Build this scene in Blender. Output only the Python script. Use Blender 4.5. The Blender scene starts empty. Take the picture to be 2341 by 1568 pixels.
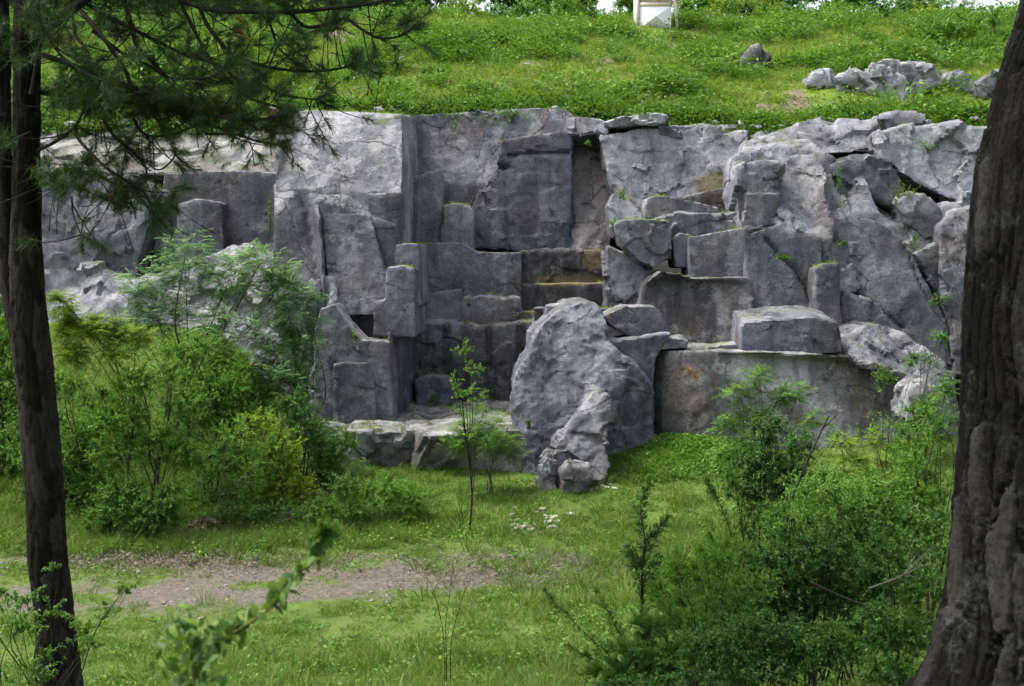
import bpy, bmesh, math
import numpy as np
from mathutils import Vector, Matrix

R = np.random.default_rng(7)
scene = bpy.context.scene
COL = scene.collection

# ------------------------------------------------------------------ camera
W0, F0, CX, HY, CZ = 2340.0, 2628.0, 1170.0, 621.0, 5.0   # picture units, focal length, centre column, eye-level row, eye height
cam_d = bpy.data.cameras.new('camera')
cam = bpy.data.objects.new('camera', cam_d)
COL.objects.link(cam)
scene.camera = cam
cam.location = (0, 0, CZ)
cam.rotation_euler = (math.radians(90), 0, 0)
cam_d.sensor_width = 36.0
cam_d.lens = 36.0 * F0 / W0
cam_d.shift_y = -(784.0 - HY) / W0
cam_d.clip_start = 0.05
cam_d.clip_end = 2000
cam_d.dof.use_dof = True
cam_d.dof.focus_distance = 24.0
cam_d.dof.aperture_fstop = 5.6

# ------------------------------------------------------------------ sky and sun
SUN_EL, SUN_AZ = 62.0, 274.0          # high sun behind thin cloud; azimuth clockwise from +Y
world = bpy.data.worlds.new('World')
scene.world = world
world.use_nodes = True
wn = world.node_tree.nodes
wl = world.node_tree.links
wn.clear()
w_out = wn.new('ShaderNodeOutputWorld')
w_bg = wn.new('ShaderNodeBackground')
w_sky = wn.new('ShaderNodeTexSky')
w_sky.sky_type = 'NISHITA'
w_sky.sun_disc = False
w_sky.sun_elevation = math.radians(SUN_EL)
w_sky.sun_rotation = math.radians(SUN_AZ)
w_sky.air_density = 1.0
w_sky.dust_density = 6.0
w_sky.ozone_density = 0.6
w_hsv = wn.new('ShaderNodeHueSaturation')
w_hsv.inputs['Saturation'].default_value = 0.45
wl.new(w_sky.outputs[0], w_hsv.inputs['Color'])
wl.new(w_hsv.outputs[0], w_bg.inputs[0])
w_bg.inputs[1].default_value = 0.15
wl.new(w_bg.outputs[0], w_out.inputs[0])

sun_d = bpy.data.lights.new('sun', 'SUN')
sun_d.energy = 1.5
sun_d.angle = math.radians(12)
sun_d.color = (1.0, 0.96, 0.90)
sun = bpy.data.objects.new('sun', sun_d)
COL.objects.link(sun)
el, az = math.radians(SUN_EL), math.radians(SUN_AZ)
sdir = Vector((math.sin(az) * math.cos(el), math.cos(az) * math.cos(el), math.sin(el)))
sun.rotation_euler = sdir.to_track_quat('Z', 'Y').to_euler()
sun.location = (0, 0, 40)

vs = scene.view_settings
vs.view_transform = 'Standard'
vs.look = 'None'
vs.exposure = 1.55
vs.gamma = 1.0
vs.use_curve_mapping = False
scene.render.engine = 'CYCLES'
scene.cycles.max_bounces = 4
scene.cycles.diffuse_bounces = 2
scene.cycles.transmission_bounces = 2
scene.cycles.use_adaptive_sampling = True
scene.cycles.adaptive_threshold = 0.03
scene.cycles.transparent_max_bounces = 4
scene.cycles.use_denoising = True

# ------------------------------------------------------------------ helpers
def P(x, y, D):
    """place seen at picture position (x, y) at distance D in front of the camera"""
    return np.array([(x - CX) / F0 * D, D, CZ + (HY - y) / F0 * D])

PERM = np.random.default_rng(11).permutation(256)
PERM = np.concatenate([PERM, PERM, PERM])
G3 = np.random.default_rng(12).normal(size=(256, 3))
G3 /= np.linalg.norm(G3, axis=1)[:, None]

def pnoise(p):
    p = np.asarray(p, float)
    i = np.floor(p).astype(int)
    f = p - i
    u = f * f * f * (f * (f * 6 - 15) + 10)
    i &= 255
    r = 0
    for dx in (0, 1):
        wx = u[:, 0] if dx else 1 - u[:, 0]
        for dy in (0, 1):
            wy = u[:, 1] if dy else 1 - u[:, 1]
            for dz in (0, 1):
                wz = u[:, 2] if dz else 1 - u[:, 2]
                h = PERM[PERM[PERM[i[:, 0] + dx] + i[:, 1] + dy] + i[:, 2] + dz]
                g = G3[h]
                d = g[:, 0] * (f[:, 0] - dx) + g[:, 1] * (f[:, 1] - dy) + g[:, 2] * (f[:, 2] - dz)
                r = r + wx * wy * wz * d
    return r * 1.5

def fbm(p, octaves=4, gain=0.5):
    a, s, r = 1.0, 1.0, 0
    for k in range(octaves):
        r = r + a * pnoise(p * s + 17.3 * k)
        a *= gain
        s *= 2.03
    return r

def ridged(p, octaves=3):
    a, s, r = 1.0, 1.0, 0
    for k in range(octaves):
        r = r + a * (1 - 2 * np.abs(pnoise(p * s + 5.1 * k)))
        a *= 0.5
        s *= 2.1
    return r

def mesh_np(name, V, Fs, attrs=None, smooth=False):
    """V (n,3); Fs list of (m,k) index arrays"""
    me = bpy.data.meshes.new(name)
    V = np.ascontiguousarray(V, dtype=np.float32)
    me.vertices.add(len(V))
    me.vertices.foreach_set('co', V.ravel())
    loops = np.concatenate([f.ravel() for f in Fs]).astype(np.int32)
    tot = np.concatenate([np.full(len(f), f.shape[1]) for f in Fs]).astype(np.int32)
    st = np.concatenate([[0], np.cumsum(tot)[:-1]]).astype(np.int32)
    me.loops.add(len(loops))
    me.loops.foreach_set('vertex_index', loops)
    me.polygons.add(len(tot))
    me.polygons.foreach_set('loop_start', st)
    me.polygons.foreach_set('loop_total', tot)
    if smooth:
        me.polygons.foreach_set('use_smooth', np.ones(len(tot), bool))
    if attrs:
        for k, v in attrs.items():
            a = me.attributes.new(k, 'FLOAT', 'POINT')
            a.data.foreach_set('value', np.ascontiguousarray(v, dtype=np.float32))
    me.update(calc_edges=True)
    return me

def link(name, me, mat=None, parent=None):
    o = bpy.data.objects.new(name, me)
    COL.objects.link(o)
    if mat is not None and me is not None:
        me.materials.clear()
        me.materials.append(mat)
    if parent is not None:
        o.parent = parent
    return o

def tag(o, label=None, cat=None, group=None, kind=None):
    if label: o['label'] = label
    if cat: o['category'] = cat
    if group: o['group'] = group
    if kind: o['kind'] = kind
    return o

def thing(name, label, cat, loc=(0, 0, 0), group=None):
    o = bpy.data.objects.new(name, None)
    COL.objects.link(o)
    o.location = loc
    o.empty_display_size = 0.2
    return tag(o, label, cat, group)

class Geo:
    def __init__(s):
        s.V, s.F3, s.F4, s.A, s.n = [], [], [], [], 0
    def add(s, V, F, a=None):
        V = np.asarray(V, float)
        F = np.asarray(F, int) + s.n
        (s.F3 if F.shape[1] == 3 else s.F4).append(F)
        s.V.append(V)
        s.A.append(np.full(len(V), 0.5) if a is None else np.broadcast_to(a, (len(V),)))
        s.n += len(V)
    def tube(s, path, rad, sides=6, cap=True):
        path = np.asarray(path, float)
        n = len(path)
        rad = np.broadcast_to(np.asarray(rad, float), (n,))
        t = np.gradient(path, axis=0)
        t /= np.linalg.norm(t, axis=1)[:, None] + 1e-9
        up = np.array([0.3, 0.2, 1.0]) if abs(t[0, 2]) < 0.8 else np.array([1.0, 0.1, 0.2])
        b = np.cross(t, up)
        b /= np.linalg.norm(b, axis=1)[:, None] + 1e-9
        c = np.cross(b, t)
        ang = np.linspace(0, 2 * np.pi, sides, endpoint=False)
        V = path[:, None, :] + rad[:, None, None] * (np.cos(ang)[None, :, None] * b[:, None, :] + np.sin(ang)[None, :, None] * c[:, None, :])
        i = np.arange(n - 1)[:, None] * sides
        j = np.arange(sides)[None, :]
        j2 = (j + 1) % sides
        F = np.stack([i + j, i + j2, i + sides + j2, i + sides + j], -1).reshape(-1, 4)
        s.add(V.reshape(-1, 3), F)
    def mesh(s, name, smooth=False):
        Fs = []
        if s.F3: Fs.append(np.concatenate(s.F3))
        if s.F4: Fs.append(np.concatenate(s.F4))
        return mesh_np(name, np.concatenate(s.V), Fs, {'v': np.concatenate(s.A)}, smooth)

def bez(a, b, c, n=8):
    t = np.linspace(0, 1, n)[:, None]
    return (1 - t) ** 2 * np.asarray(a) + 2 * t * (1 - t) * np.asarray(b) + t * t * np.asarray(c)

def spline(pts, n=24):
    """Catmull-Rom through the points"""
    p = np.asarray(pts, float)
    p = np.vstack([2 * p[0] - p[1], p, 2 * p[-1] - p[-2]])
    out = []
    m = len(p) - 3
    for t in np.linspace(0, m - 1e-6, n):
        k = int(t)
        u = t - k
        a, b, c, d = p[k], p[k + 1], p[k + 2], p[k + 3]
        out.append(0.5 * (2 * b + (c - a) * u + (2 * a - 5 * b + 4 * c - d) * u * u + (3 * b - a - 3 * c + d) * u ** 3))
    return np.array(out)

# ------------------------------------------------------------------ materials
class NT:
    def __init__(s, name):
        s.m = bpy.data.materials.new(name)
        s.m.use_nodes = True
        s.t = s.m.node_tree
        s.t.nodes.clear()
        s.out = s.t.nodes.new('ShaderNodeOutputMaterial')
        s.co = None
    def n(s, typ, **kw):
        nd = s.t.nodes.new(typ)
        for k, v in kw.items():
            setattr(nd, k, v)
        return nd
    def l(s, a, b):
        s.t.links.new(a, b)
    def coord(s, scale=(1, 1, 1), gen='Object'):
        if s.co is None:
            s.co = s.n('ShaderNodeTexCoord')
        mp = s.n('ShaderNodeMapping')
        mp.inputs['Scale'].default_value = scale
        s.l(s.co.outputs[gen], mp.inputs[0])
        return mp.outputs[0]
    def noise(s, scale, detail=6, rough=0.6, vec=None, dist=0.0):
        nd = s.n('ShaderNodeTexNoise')
        nd.inputs['Scale'].default_value = scale
        nd.inputs['Detail'].default_value = detail
        nd.inputs['Roughness'].default_value = rough
        nd.inputs['Distortion'].default_value = dist
        s.l(vec if vec is not None else s.coord(), nd.inputs['Vector'])
        return nd.outputs[0]
    def ramp(s, fac, stops, interp='LINEAR'):
        nd = s.n('ShaderNodeValToRGB')
        cr = nd.color_ramp
        cr.interpolation = interp
        while len(cr.elements) < len(stops):
            cr.elements.new(0.5)
        for e, (p, c) in zip(cr.elements, stops):
            e.position = p
            e.color = (c, c, c, 1) if isinstance(c, (int, float)) else (*c, 1)
        s.l(fac, nd.inputs[0])
        return nd.outputs[0]
    def mix(s, fac, a, b, mode='MIX'):
        nd = s.n('ShaderNodeMix', data_type='RGBA', blend_type=mode)
        for sock, v in ((nd.inputs[0], fac), (nd.inputs[6], a), (nd.inputs[7], b)):
            if isinstance(v, (int, float)): sock.default_value = v if sock == nd.inputs[0] else (v, v, v, 1)
            elif isinstance(v, tuple): sock.default_value = (*v, 1)
            else: s.l(v, sock)
        return nd.outputs[2]
    def math(s, op, a, b=0.0, clamp=False):
        nd = s.n('ShaderNodeMath', operation=op, use_clamp=clamp)
        for sock, v in ((nd.inputs[0], a), (nd.inputs[1], b)):
            if isinstance(v, (int, float)): sock.default_value = v
            else: s.l(v, sock)
        return nd.outputs[0]
    def attr(s, name):
        return s.n('ShaderNodeAttribute', attribute_name=name).outputs['Fac']
    def bump(s, h, strength=0.5, dist=0.02, normal=None):
        nd = s.n('ShaderNodeBump')
        nd.inputs['Strength'].default_value = strength
        nd.inputs['Distance'].default_value = dist
        s.l(h, nd.inputs['Height'])
        if normal is not None: s.l(normal, nd.inputs['Normal'])
        return nd.outputs[0]
    def surf(s, col, rough=0.9, normal=None, spec=0.2):
        b = s.n('ShaderNodeBsdfPrincipled')
        if isinstance(col, tuple): b.inputs['Base Color'].default_value = (*col, 1)
        else: s.l(col, b.inputs['Base Color'])
        b.inputs['Roughness'].default_value = rough
        b.inputs['Specular IOR Level'].default_value = spec
        if normal is not None: s.l(normal, b.inputs['Normal'])
        s.l(b.outputs[0], s.out.inputs[0])
        return b

def rock_mat(name, dark, mid, light, pale=0.5, tint=(0.16, 0.10, 0.06), tint_amt=0.25, moss=0.35, streak=0.5):
    """cut stone; the slow patterns (tone, streaks, staining, moss, paleness) are noise fields stored on the mesh"""
    t = NT(name)
    c = t.coord()
    med = t.noise(3.4, 5, 0.7, c)
    fine = t.noise(13, 5, 0.82, c)
    grit = t.noise(48, 2, 0.75, c)
    f = t.math('ADD', t.math('MULTIPLY', t.attr('big'), 0.55), t.math('MULTIPLY', med, 0.45))
    col = t.ramp(f, [(0.34, dark), (0.51, mid), (0.70, light)])
    sf = t.ramp(t.math('ADD', t.attr('str'), t.math('MULTIPLY', t.math('SUBTRACT', fine, 0.5), 0.25)), [(0.44, 0.0), (0.62, 1.0)])
    col = t.mix(t.math('MULTIPLY', sf, streak), col, tuple(0.62 * v for v in dark))
    bf = t.ramp(t.math('ADD', t.attr('sta'), t.math('MULTIPLY', t.math('SUBTRACT', med, 0.5), 0.5)), [(0.50, 0.0), (0.68, 1.0)])
    col = t.mix(t.math('MULTIPLY', bf, tint_amt), col, tint)
    gf = t.ramp(fine, [(0.30, 0.22), (0.43, 0.85), (0.55, 1.08), (0.66, 1.9), (0.8, 2.4)])
    col = t.mix(0.5, col, gf, 'MULTIPLY')
    gg = t.ramp(grit, [(0.33, 0.45), (0.5, 1.0), (0.66, 1.7)])
    col = t.mix(0.45, col, gg, 'MULTIPLY')
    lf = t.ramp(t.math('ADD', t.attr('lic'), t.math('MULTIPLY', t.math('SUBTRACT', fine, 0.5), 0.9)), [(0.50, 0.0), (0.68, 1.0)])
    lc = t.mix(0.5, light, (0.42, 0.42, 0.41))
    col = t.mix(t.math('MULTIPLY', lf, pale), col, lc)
    mf = t.ramp(t.math('ADD', t.attr('mos'), t.math('MULTIPLY', t.math('SUBTRACT', fine, 0.5), 0.5)), [(0.45, 0.0), (0.62, 1.0)])
    col = t.mix(t.math('MULTIPLY', mf, moss), col, t.mix(fine, (0.03, 0.045, 0.008), (0.12, 0.14, 0.035)))
    of = t.ramp(t.math('ADD', t.attr('ora'), t.math('MULTIPLY', t.math('SUBTRACT', fine, 0.5), 1.3)), [(0.40, 0.0), (0.60, 1.0)])
    col = t.mix(t.math('MULTIPLY', of, 0.75), col, t.mix(t.ramp(med, [(0.42, 0.0), (0.58, 1.0)]), (0.085, 0.034, 0.014), (0.17, 0.085, 0.018)))
    yf = t.ramp(t.math('ADD', t.attr('yel'), t.math('MULTIPLY', t.math('SUBTRACT', fine, 0.5), 0.8)), [(0.40, 0.0), (0.65, 1.0)])
    col = t.mix(t.math('MULTIPLY', yf, 0.85), col, t.mix(med, (0.085, 0.068, 0.036), (0.19, 0.16, 0.095)))
    # hairline cracks
    wv = t.n('ShaderNodeVectorMath', operation='ADD')
    cmb = t.n('ShaderNodeCombineXYZ')
    for q in range(3): t.l(t.math('MULTIPLY', (med, fine, t.attr('big'))[q], (1.1, .25, .8)[q]), cmb.inputs[q])
    t.l(c, wv.inputs[0]); t.l(cmb.outputs[0], wv.inputs[1])
    vo = t.n('ShaderNodeTexVoronoi', feature='DISTANCE_TO_EDGE')
    vo.inputs['Scale'].default_value = 0.75
    t.l(wv.outputs[0], vo.inputs['Vector'])
    ck = t.math('MULTIPLY', t.ramp(vo.outputs['Distance'], [(0.0, 1.0), (0.010, 0.0)]), t.ramp(t.attr('lic'), [(0.30, 0.0), (0.42, 1.0)]))
    col = t.mix(t.math('MULTIPLY', ck, 0.8), col, (0.018, 0.018, 0.018))
    h = t.math('ADD', t.math('MULTIPLY', med, 1.1), t.math('MULTIPLY', fine, 0.6))
    h = t.math('ADD', h, t.math('MULTIPLY', grit, 0.15))
    h = t.math('SUBTRACT', h, t.math('MULTIPLY', ck, 0.5))
    t.surf(col, 0.93, t.bump(h, 0.85, 0.07), 0.12)
    return t.m

ROCK = {
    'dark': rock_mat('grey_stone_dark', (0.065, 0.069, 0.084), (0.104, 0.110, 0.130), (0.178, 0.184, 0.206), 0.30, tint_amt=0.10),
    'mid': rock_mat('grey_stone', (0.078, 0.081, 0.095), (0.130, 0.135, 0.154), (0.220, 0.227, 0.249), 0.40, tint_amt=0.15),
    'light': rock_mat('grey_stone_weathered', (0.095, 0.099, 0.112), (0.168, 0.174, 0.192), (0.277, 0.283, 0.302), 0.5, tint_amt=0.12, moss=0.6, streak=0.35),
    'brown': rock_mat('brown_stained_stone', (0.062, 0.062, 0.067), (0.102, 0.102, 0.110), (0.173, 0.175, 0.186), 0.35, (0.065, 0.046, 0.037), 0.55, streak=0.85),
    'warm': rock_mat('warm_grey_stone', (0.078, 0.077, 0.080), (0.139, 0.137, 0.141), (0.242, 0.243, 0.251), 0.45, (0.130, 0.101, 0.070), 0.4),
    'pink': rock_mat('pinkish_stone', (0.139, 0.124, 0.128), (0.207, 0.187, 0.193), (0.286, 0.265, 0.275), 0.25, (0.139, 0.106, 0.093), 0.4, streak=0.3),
}

# ------------------------------------------------------------------ ground
def smooth01(x):
    x = np.clip(x, 0, 1)
    return x * x * (3 - 2 * x)

def ground_z(X, Y):
    X = np.asarray(X, float); Y = np.asarray(Y, float)
    z = np.interp(Y, [-40, -5, 0, 5, 9, 13, 16, 21.5, 22.6, 23.6, 25, 27, 31, 60], [6, 4.2, 3.4, 2.3, 1.05, 0.15, 0.0, 0.05, 0.26, 0.46, 0.58, 0.85, 1.15, 1.3])
    z = z + 2.6 * smooth01((-4.2 - X) / 4.0) * smooth01((Y - 22.5) / 7.0)
    z = z + 0.25 * smooth01((X - 6.0) / 4.0) * smooth01((Y - 19.0) / 8.0)
    z = z + 0.35 * np.exp(-((X - 4.0) / 1.9) ** 2 - ((Y - 26.2) / 1.3) ** 2)
    p = np.stack([X * 0.35, Y * 0.35, X * 0], -1).reshape(-1, 3)
    z = z + (0.10 * fbm(p, 3)).reshape(z.shape)
    p = np.stack([X * 2.3, Y * 2.3, X * 0 + 3], -1).reshape(-1, 3)
    return z + (0.022 * fbm(p, 3)).reshape(z.shape)

RIM_PX = np.array([-900, 0, 560, 625, 645, 905, 925, 1300, 1310, 1520, 1720, 2000, 2250, 2400, 3300], float)
RIM_D = np.array([35, 35, 35, 35, 33.6, 33.6, 36.0, 36.0, 35.6, 35.4, 34.6, 34.6, 34.2, 33.5, 33.5])
RIM_Y = np.array([290, 290, 280, 275, 255, 258, 262, 250, 262, 270, 296, 276, 276, 280, 280], float)
RIM_X = (RIM_PX - CX) / F0 * RIM_D
RIM_Z = CZ + (HY - RIM_Y) / F0 * RIM_D
def rim_y(X):
    return np.interp(X, RIM_X, RIM_D)

def hill_z(X, Y):
    X = np.asarray(X, float); Y = np.asarray(Y, float)
    prof = lambda y: np.interp(y, [29, 33, 36, 40, 45, 52, 60, 66, 80, 120, 500], [8.4, 9.5, 10.3, 11.7, 13.4, 15.9, 18.0, 18.9, 19.4, 19.0, 17.0])
    ry = rim_y(X)
    fix = np.interp(X, RIM_X, RIM_Z) - prof(ry)
    t = smooth01((Y - ry) / 8.0)
    z = prof(Y) + fix * (1 - t)
    p = np.stack([X * 0.16, Y * 0.16, X * 0 + 9], -1).reshape(-1, 3)
    z = z + (0.42 * fbm(p, 3)).reshape(z.shape) * smooth01((Y - ry) / 4.0)
    p = np.stack([X * 1.1, Y * 1.1, X * 0 + 4], -1).reshape(-1, 3)
    return z + (0.09 * fbm(p, 3)).reshape(z.shape)

def soil_mask(X, Y):
    """bare trodden soil: the track across the clearing, worn patches, 0..1"""
    X = np.asarray(X, float); Y = np.asarray(Y, float)
    p = np.stack([X * 0.55, Y * 0.9, X * 0 + 21], -1).reshape(-1, 3)
    n = fbm(p, 4).reshape(X.shape)
    track = .8 * np.exp(-((Y - (18.0 + 0.10 * (X + 4))) / 1.15) ** 2) * np.clip(1.25 - np.abs(X + 4.7) / 3.7, 0, 1)
    worn = 0.55 * np.exp(-((Y - 19.6) / 0.9) ** 2 - ((X - 1.9) / 2.2) ** 2) + 0.45 * np.exp(-((Y - 19.3) / 0.8) ** 2 - ((X + 1.0) / 2.6) ** 2)
    leaf = 0.5 * np.exp(-((Y - 19.9) / 0.5) ** 2 - ((X + 6.3) / 2.3) ** 2)
    return np.clip(track * 1.15 + 1.25 * worn + leaf + 0.9 * n * (track + worn + 0.25 + leaf), 0, 1)

def hill_soil(X, Y):
    p = np.stack([X * 0.5, Y * 0.5, np.asarray(X) * 0 + 31], -1).reshape(-1, 3)
    n = fbm(p, 4).reshape(np.shape(X))
    return np.clip((n - 0.22) * 3.0 + 1.1 * np.exp(-((Y - rim_y(X) - .2) / 0.7) ** 2) * (n > -0.1), 0, 1)

def sheet(name, xs, ys, zf, mf, mat, front=None):
    X, Y = np.meshgrid(xs, ys)
    if front is not None: Y = Y + front(X) * np.clip(1 - Y / 60, 0, 1) + 35 * np.clip(Y / 60, 0, 1)
    Z = zf(X, Y)
    if front is not None:
        Z[0] -= 2.5          # earth bank under the turf edge
        Y[0] = Y[1] - .05
    n, m = X.shape
    i = np.arange(n - 1)[:, None] * m + np.arange(m - 1)[None, :]
    F = np.stack([i, i + 1, i + m + 1, i + m], -1).reshape(-1, 4)
    me = mesh_np(name, np.stack([X, Y, Z], -1).reshape(-1, 3), [F], {'soil': mf(X, Y).ravel()}, True)
    return tag(link(name, me, mat), kind='structure')

def turf_mat(name, g1, g2, g3, s1, s2):
    t = NT(name)
    c = t.coord()
    a = t.noise(1.1, 6, 0.65, c)
    b = t.noise(9, 6, 0.7, c)
    d = t.noise(60, 3, 0.7, c)
    g = t.ramp(t.math('ADD', t.math('MULTIPLY', a, 0.55), t.math('MULTIPLY', b, 0.45)), [(0.35, g1), (0.5, g2), (0.66, g3)])
    so = t.ramp(t.math('ADD', t.math('MULTIPLY', b, 0.6), t.math('MULTIPLY', d, 0.4)), [(0.36, s1), (0.64, s2)])
    f = t.math('ADD', t.attr('soil'), t.math('MULTIPLY', t.math('SUBTRACT', b, 0.5), 1.2))
    col = t.mix(t.ramp(f, [(0.3, 0.0), (0.6, 1.0)]), g, so)
    col = t.mix(0.6, col, t.ramp(d, [(0.3, 0.55), (0.5, 1.0), (0.7, 1.5)]), 'MULTIPLY')
    t.surf(col, 0.95, t.bump(t.math('ADD', b, t.math('MULTIPLY', d, 0.5)), 0.8, 0.05), 0.1)
    return t.m

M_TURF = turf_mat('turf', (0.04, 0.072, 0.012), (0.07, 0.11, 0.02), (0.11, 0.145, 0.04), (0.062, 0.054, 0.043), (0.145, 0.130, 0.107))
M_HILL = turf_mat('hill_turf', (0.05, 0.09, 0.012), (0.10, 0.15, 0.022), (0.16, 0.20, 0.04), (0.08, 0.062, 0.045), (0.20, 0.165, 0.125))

xs = np.concatenate([np.linspace(-120, -16, 24), np.linspace(-15.8, 15.8, 170), np.linspace(16, 120, 30)])
ys = np.concatenate([np.linspace(-60, 10, 50), np.linspace(10.2, 30, 140), np.linspace(30.5, 40, 14)])
sheet('ground', xs, ys, ground_z, soil_mask, M_TURF)
xs = np.concatenate([np.linspace(-500, -42, 24), np.linspace(-40, 40, 200), np.linspace(42, 500, 24)])
ys = np.concatenate([np.linspace(-.6, 30, 110), np.linspace(31, 95, 30), np.linspace(100, 660, 20)])
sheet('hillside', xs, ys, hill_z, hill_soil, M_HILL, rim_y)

# ------------------------------------------------------------------ rock
def facets(V, size, seed):
    """broken planes: every vertex belongs to the nearest of many scattered seeds and follows that seed's own plane"""
    q = V / size
    base = np.floor(q).astype(int)
    best = np.full(len(V), 1e9)
    out = np.zeros(len(V))
    for dx in (-1, 0, 1):
        for dy in (-1, 0, 1):
            for dz in (-1, 0, 1):
                c = base + (dx, dy, dz)
                h = PERM[PERM[PERM[c[:, 0] & 255] + (c[:, 1] & 255)] + (c[:, 2] & 255)]
                h2 = PERM[(h + seed * 7) & 255]
                sd = c + 0.5 + 0.42 * G3[h]
                e = q - sd
                d = (e * e).sum(1)
                m = d < best
                best = np.where(m, d, best)
                out = np.where(m, (e * G3[h2]).sum(1) + 0.6 * G3[h2][:, 0], out)
    return out * size

def to_px(V):
    return CX + V[:, 0] / V[:, 1] * F0, HY - (V[:, 2] - CZ) / V[:, 1] * F0

def seg_dist(x, y, pl):
    d = np.full(len(x), 1e9)
    for (x0, y0), (x1, y1) in zip(pl[:-1], pl[1:]):
        t = np.clip(((x - x0) * (x1 - x0) + (y - y0) * (y1 - y0)) / ((x1 - x0) ** 2 + (y1 - y0) ** 2), 0, 1)
        d = np.minimum(d, np.hypot(x - x0 - t * (x1 - x0), y - y0 - t * (y1 - y0)))
    return d

def unit(v):
    return v / (np.linalg.norm(v, axis=-1, keepdims=True) + 1e-9)

def rock_mesh(name, pts, D, depth, vox=0.06, amp=0.02, rough=0.015, slope=0.0, bulge=0.0, seed=0, cull=True, taper=0.0, fac=0.0, fsize=0.62, cracks=(), ora=(), yel=(), mos=(), pits=()):
    """closed stone mass: front outline at distance D (each corner may carry its own set-back), carried back by depth"""
    n = len(pts)
    fr = np.array([P(p[0], p[1], D + (p[2] if len(p) > 2 else 0.0)) for p in pts])
    zc = 0.5 * (fr[:, 2].max() + fr[:, 2].min())
    bk = fr.copy()
    yb = fr[:, 1].max() + depth
    top = smooth01((fr[:, 2] - zc) / max(1e-6, fr[:, 2].max() - zc))
    bk[:, 2] += slope * (yb - fr[:, 1]) * top
    if taper:
        c = fr.mean(0)
        bk[:, 0] = c[0] + (bk[:, 0] - c[0]) * (1 - taper)
        bk[:, 2] = np.where(top > 0, c[2] + (bk[:, 2] - c[2]) * (1 - taper), bk[:, 2])
    bk[:, 1] = yb
    bm = bmesh.new()
    a = [bm.verts.new(v) for v in fr]
    b = [bm.verts.new(v) for v in bk]
    f1 = bm.faces.new(a)
    f2 = bm.faces.new(b[::-1])
    for i in range(n):
        j = (i + 1) % n
        bm.faces.new((a[j], a[i], b[i], b[j]))
    bmesh.ops.recalc_face_normals(bm, faces=bm.faces[:])
    bmesh.ops.triangulate(bm, faces=bm.faces[:], ngon_method='EAR_CLIP')
    me = bpy.data.meshes.new('raw')
    bm.to_mesh(me)
    bm.free()
    o = bpy.data.objects.new('raw', me)
    COL.objects.link(o)
    md = o.modifiers.new('r', 'REMESH')
    md.mode = 'VOXEL'
    md.voxel_size = vox
    dg = bpy.context.evaluated_depsgraph_get()
    ev = o.evaluated_get(dg)
    m2 = ev.to_mesh()
    nv = len(m2.vertices)
    V = np.empty(nv * 3, np.float32); m2.vertices.foreach_get('co', V); V = V.reshape(-1, 3).astype(float)
    N = np.empty(nv * 3, np.float32); m2.vertex_normals.foreach_get('vector', N); N = N.reshape(-1, 3).astype(float)
    nf = len(m2.polygons)
    lt = np.empty(nf, np.int32); m2.polygons.foreach_get('loop_total', lt)
    li = np.empty(len(m2.loops), np.int32); m2.loops.foreach_get('vertex_index', li)
    ev.to_mesh_clear()
    bpy.data.objects.remove(o)
    bpy.data.meshes.remove(me)
    off = np.array([3.7, 1.9, 8.3]) * (seed + 1)
    if bulge:
        c = fr.mean(0)
        ex = np.abs(V[:, 0] - c[0]) / (np.ptp(fr[:, 0]) / 2 + 1e-6)
        ez = np.abs(V[:, 2] - c[2]) / (np.ptp(fr[:, 2]) / 2 + 1e-6)
        r2 = np.clip(ex ** 2 + 0.7 * ez ** 2, 0, 1.3)
        fw = smooth01((yb - V[:, 1]) / (yb - fr[:, 1].min() + 1e-6))
        V[:, 1] -= bulge * (1 - r2) * fw
    # large wander of the faces, chipped edges, small knocks
    w = pnoise(V * 0.55 + off)
    d = amp * 1.6 * w + amp * fbm(V * 1.7 + off, 3)
    d = d + rough * (ridged(V * np.array([3.0, 3.0, 3.6]) + off, 3) - 0.6)
    chips = np.clip(pnoise(V * 2.6 + off * 2) - 0.18, 0, 1)
    d = d - 2.2 * rough * chips
    if fac:
        d = d + fac * facets(V + 0.25 * np.stack([pnoise(V * 1.3), pnoise(V * 1.3 + 9), pnoise(V * 1.3 + 18)], 1), fsize, seed) + 0.3 * fac * facets(V + off, fsize * .42, seed + 3)
    ux, uy = to_px(V)
    for pl, wd, dp in cracks:
        dd = seg_dist(ux + 4 * pnoise(V * 3), uy + 4 * pnoise(V * 3 + 40), pl)
        d = d - dp * np.exp(-(dd / wd) ** 2) * (N[:, 1] < 0.2)
    for (px, py, rx, ry, dp) in pits:
        d = d - dp * np.exp(-((ux - px) / rx) ** 2 - ((uy - py) / ry) ** 2) * (N[:, 1] < 0.2)
    def blob(lst):
        r = np.zeros(len(V))
        for (px, py, rx, ry) in lst:
            r = np.maximum(r, 1.1 * np.exp(-((ux - px) / rx) ** 2 - ((uy - py) / ry) ** 2))
        return r
    A = {'big': 0.5 + 0.10 * math.sin(seed * 12.9898) + 0.42 * fbm(V * 0.55 + off * .1, 4),
         'str': 0.47 + 0.42 * fbm(V * np.array([2.6, 2.6, .35]), 4) * 1.0,
         'sta': 0.46 + 0.40 * fbm(V * np.array([.8, .8, .6]) + 50, 4),
         'lic': 0.36 + 0.40 * fbm(V * 2.0 + 70, 3) + 0.20 * np.clip(N[:, 2], -.2, 1),  # pale patches from noise, stronger on upward faces
         'mos': np.clip((N[:, 2] - .45) * 1.2, 0, .5) + 0.42 * fbm(V * 1.5 + 90, 3) * (N[:, 2] > .4) + blob(mos),
         'ora': blob(ora), 'yel': blob(yel)}
    V = V + N * d[:, None]
    V[:, 0] += 0.8 * amp * pnoise(V * 0.9 + off * 1.3)
    V[:, 2] += 0.8 * amp * pnoise(V * 0.8 + off * 1.7)
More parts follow.
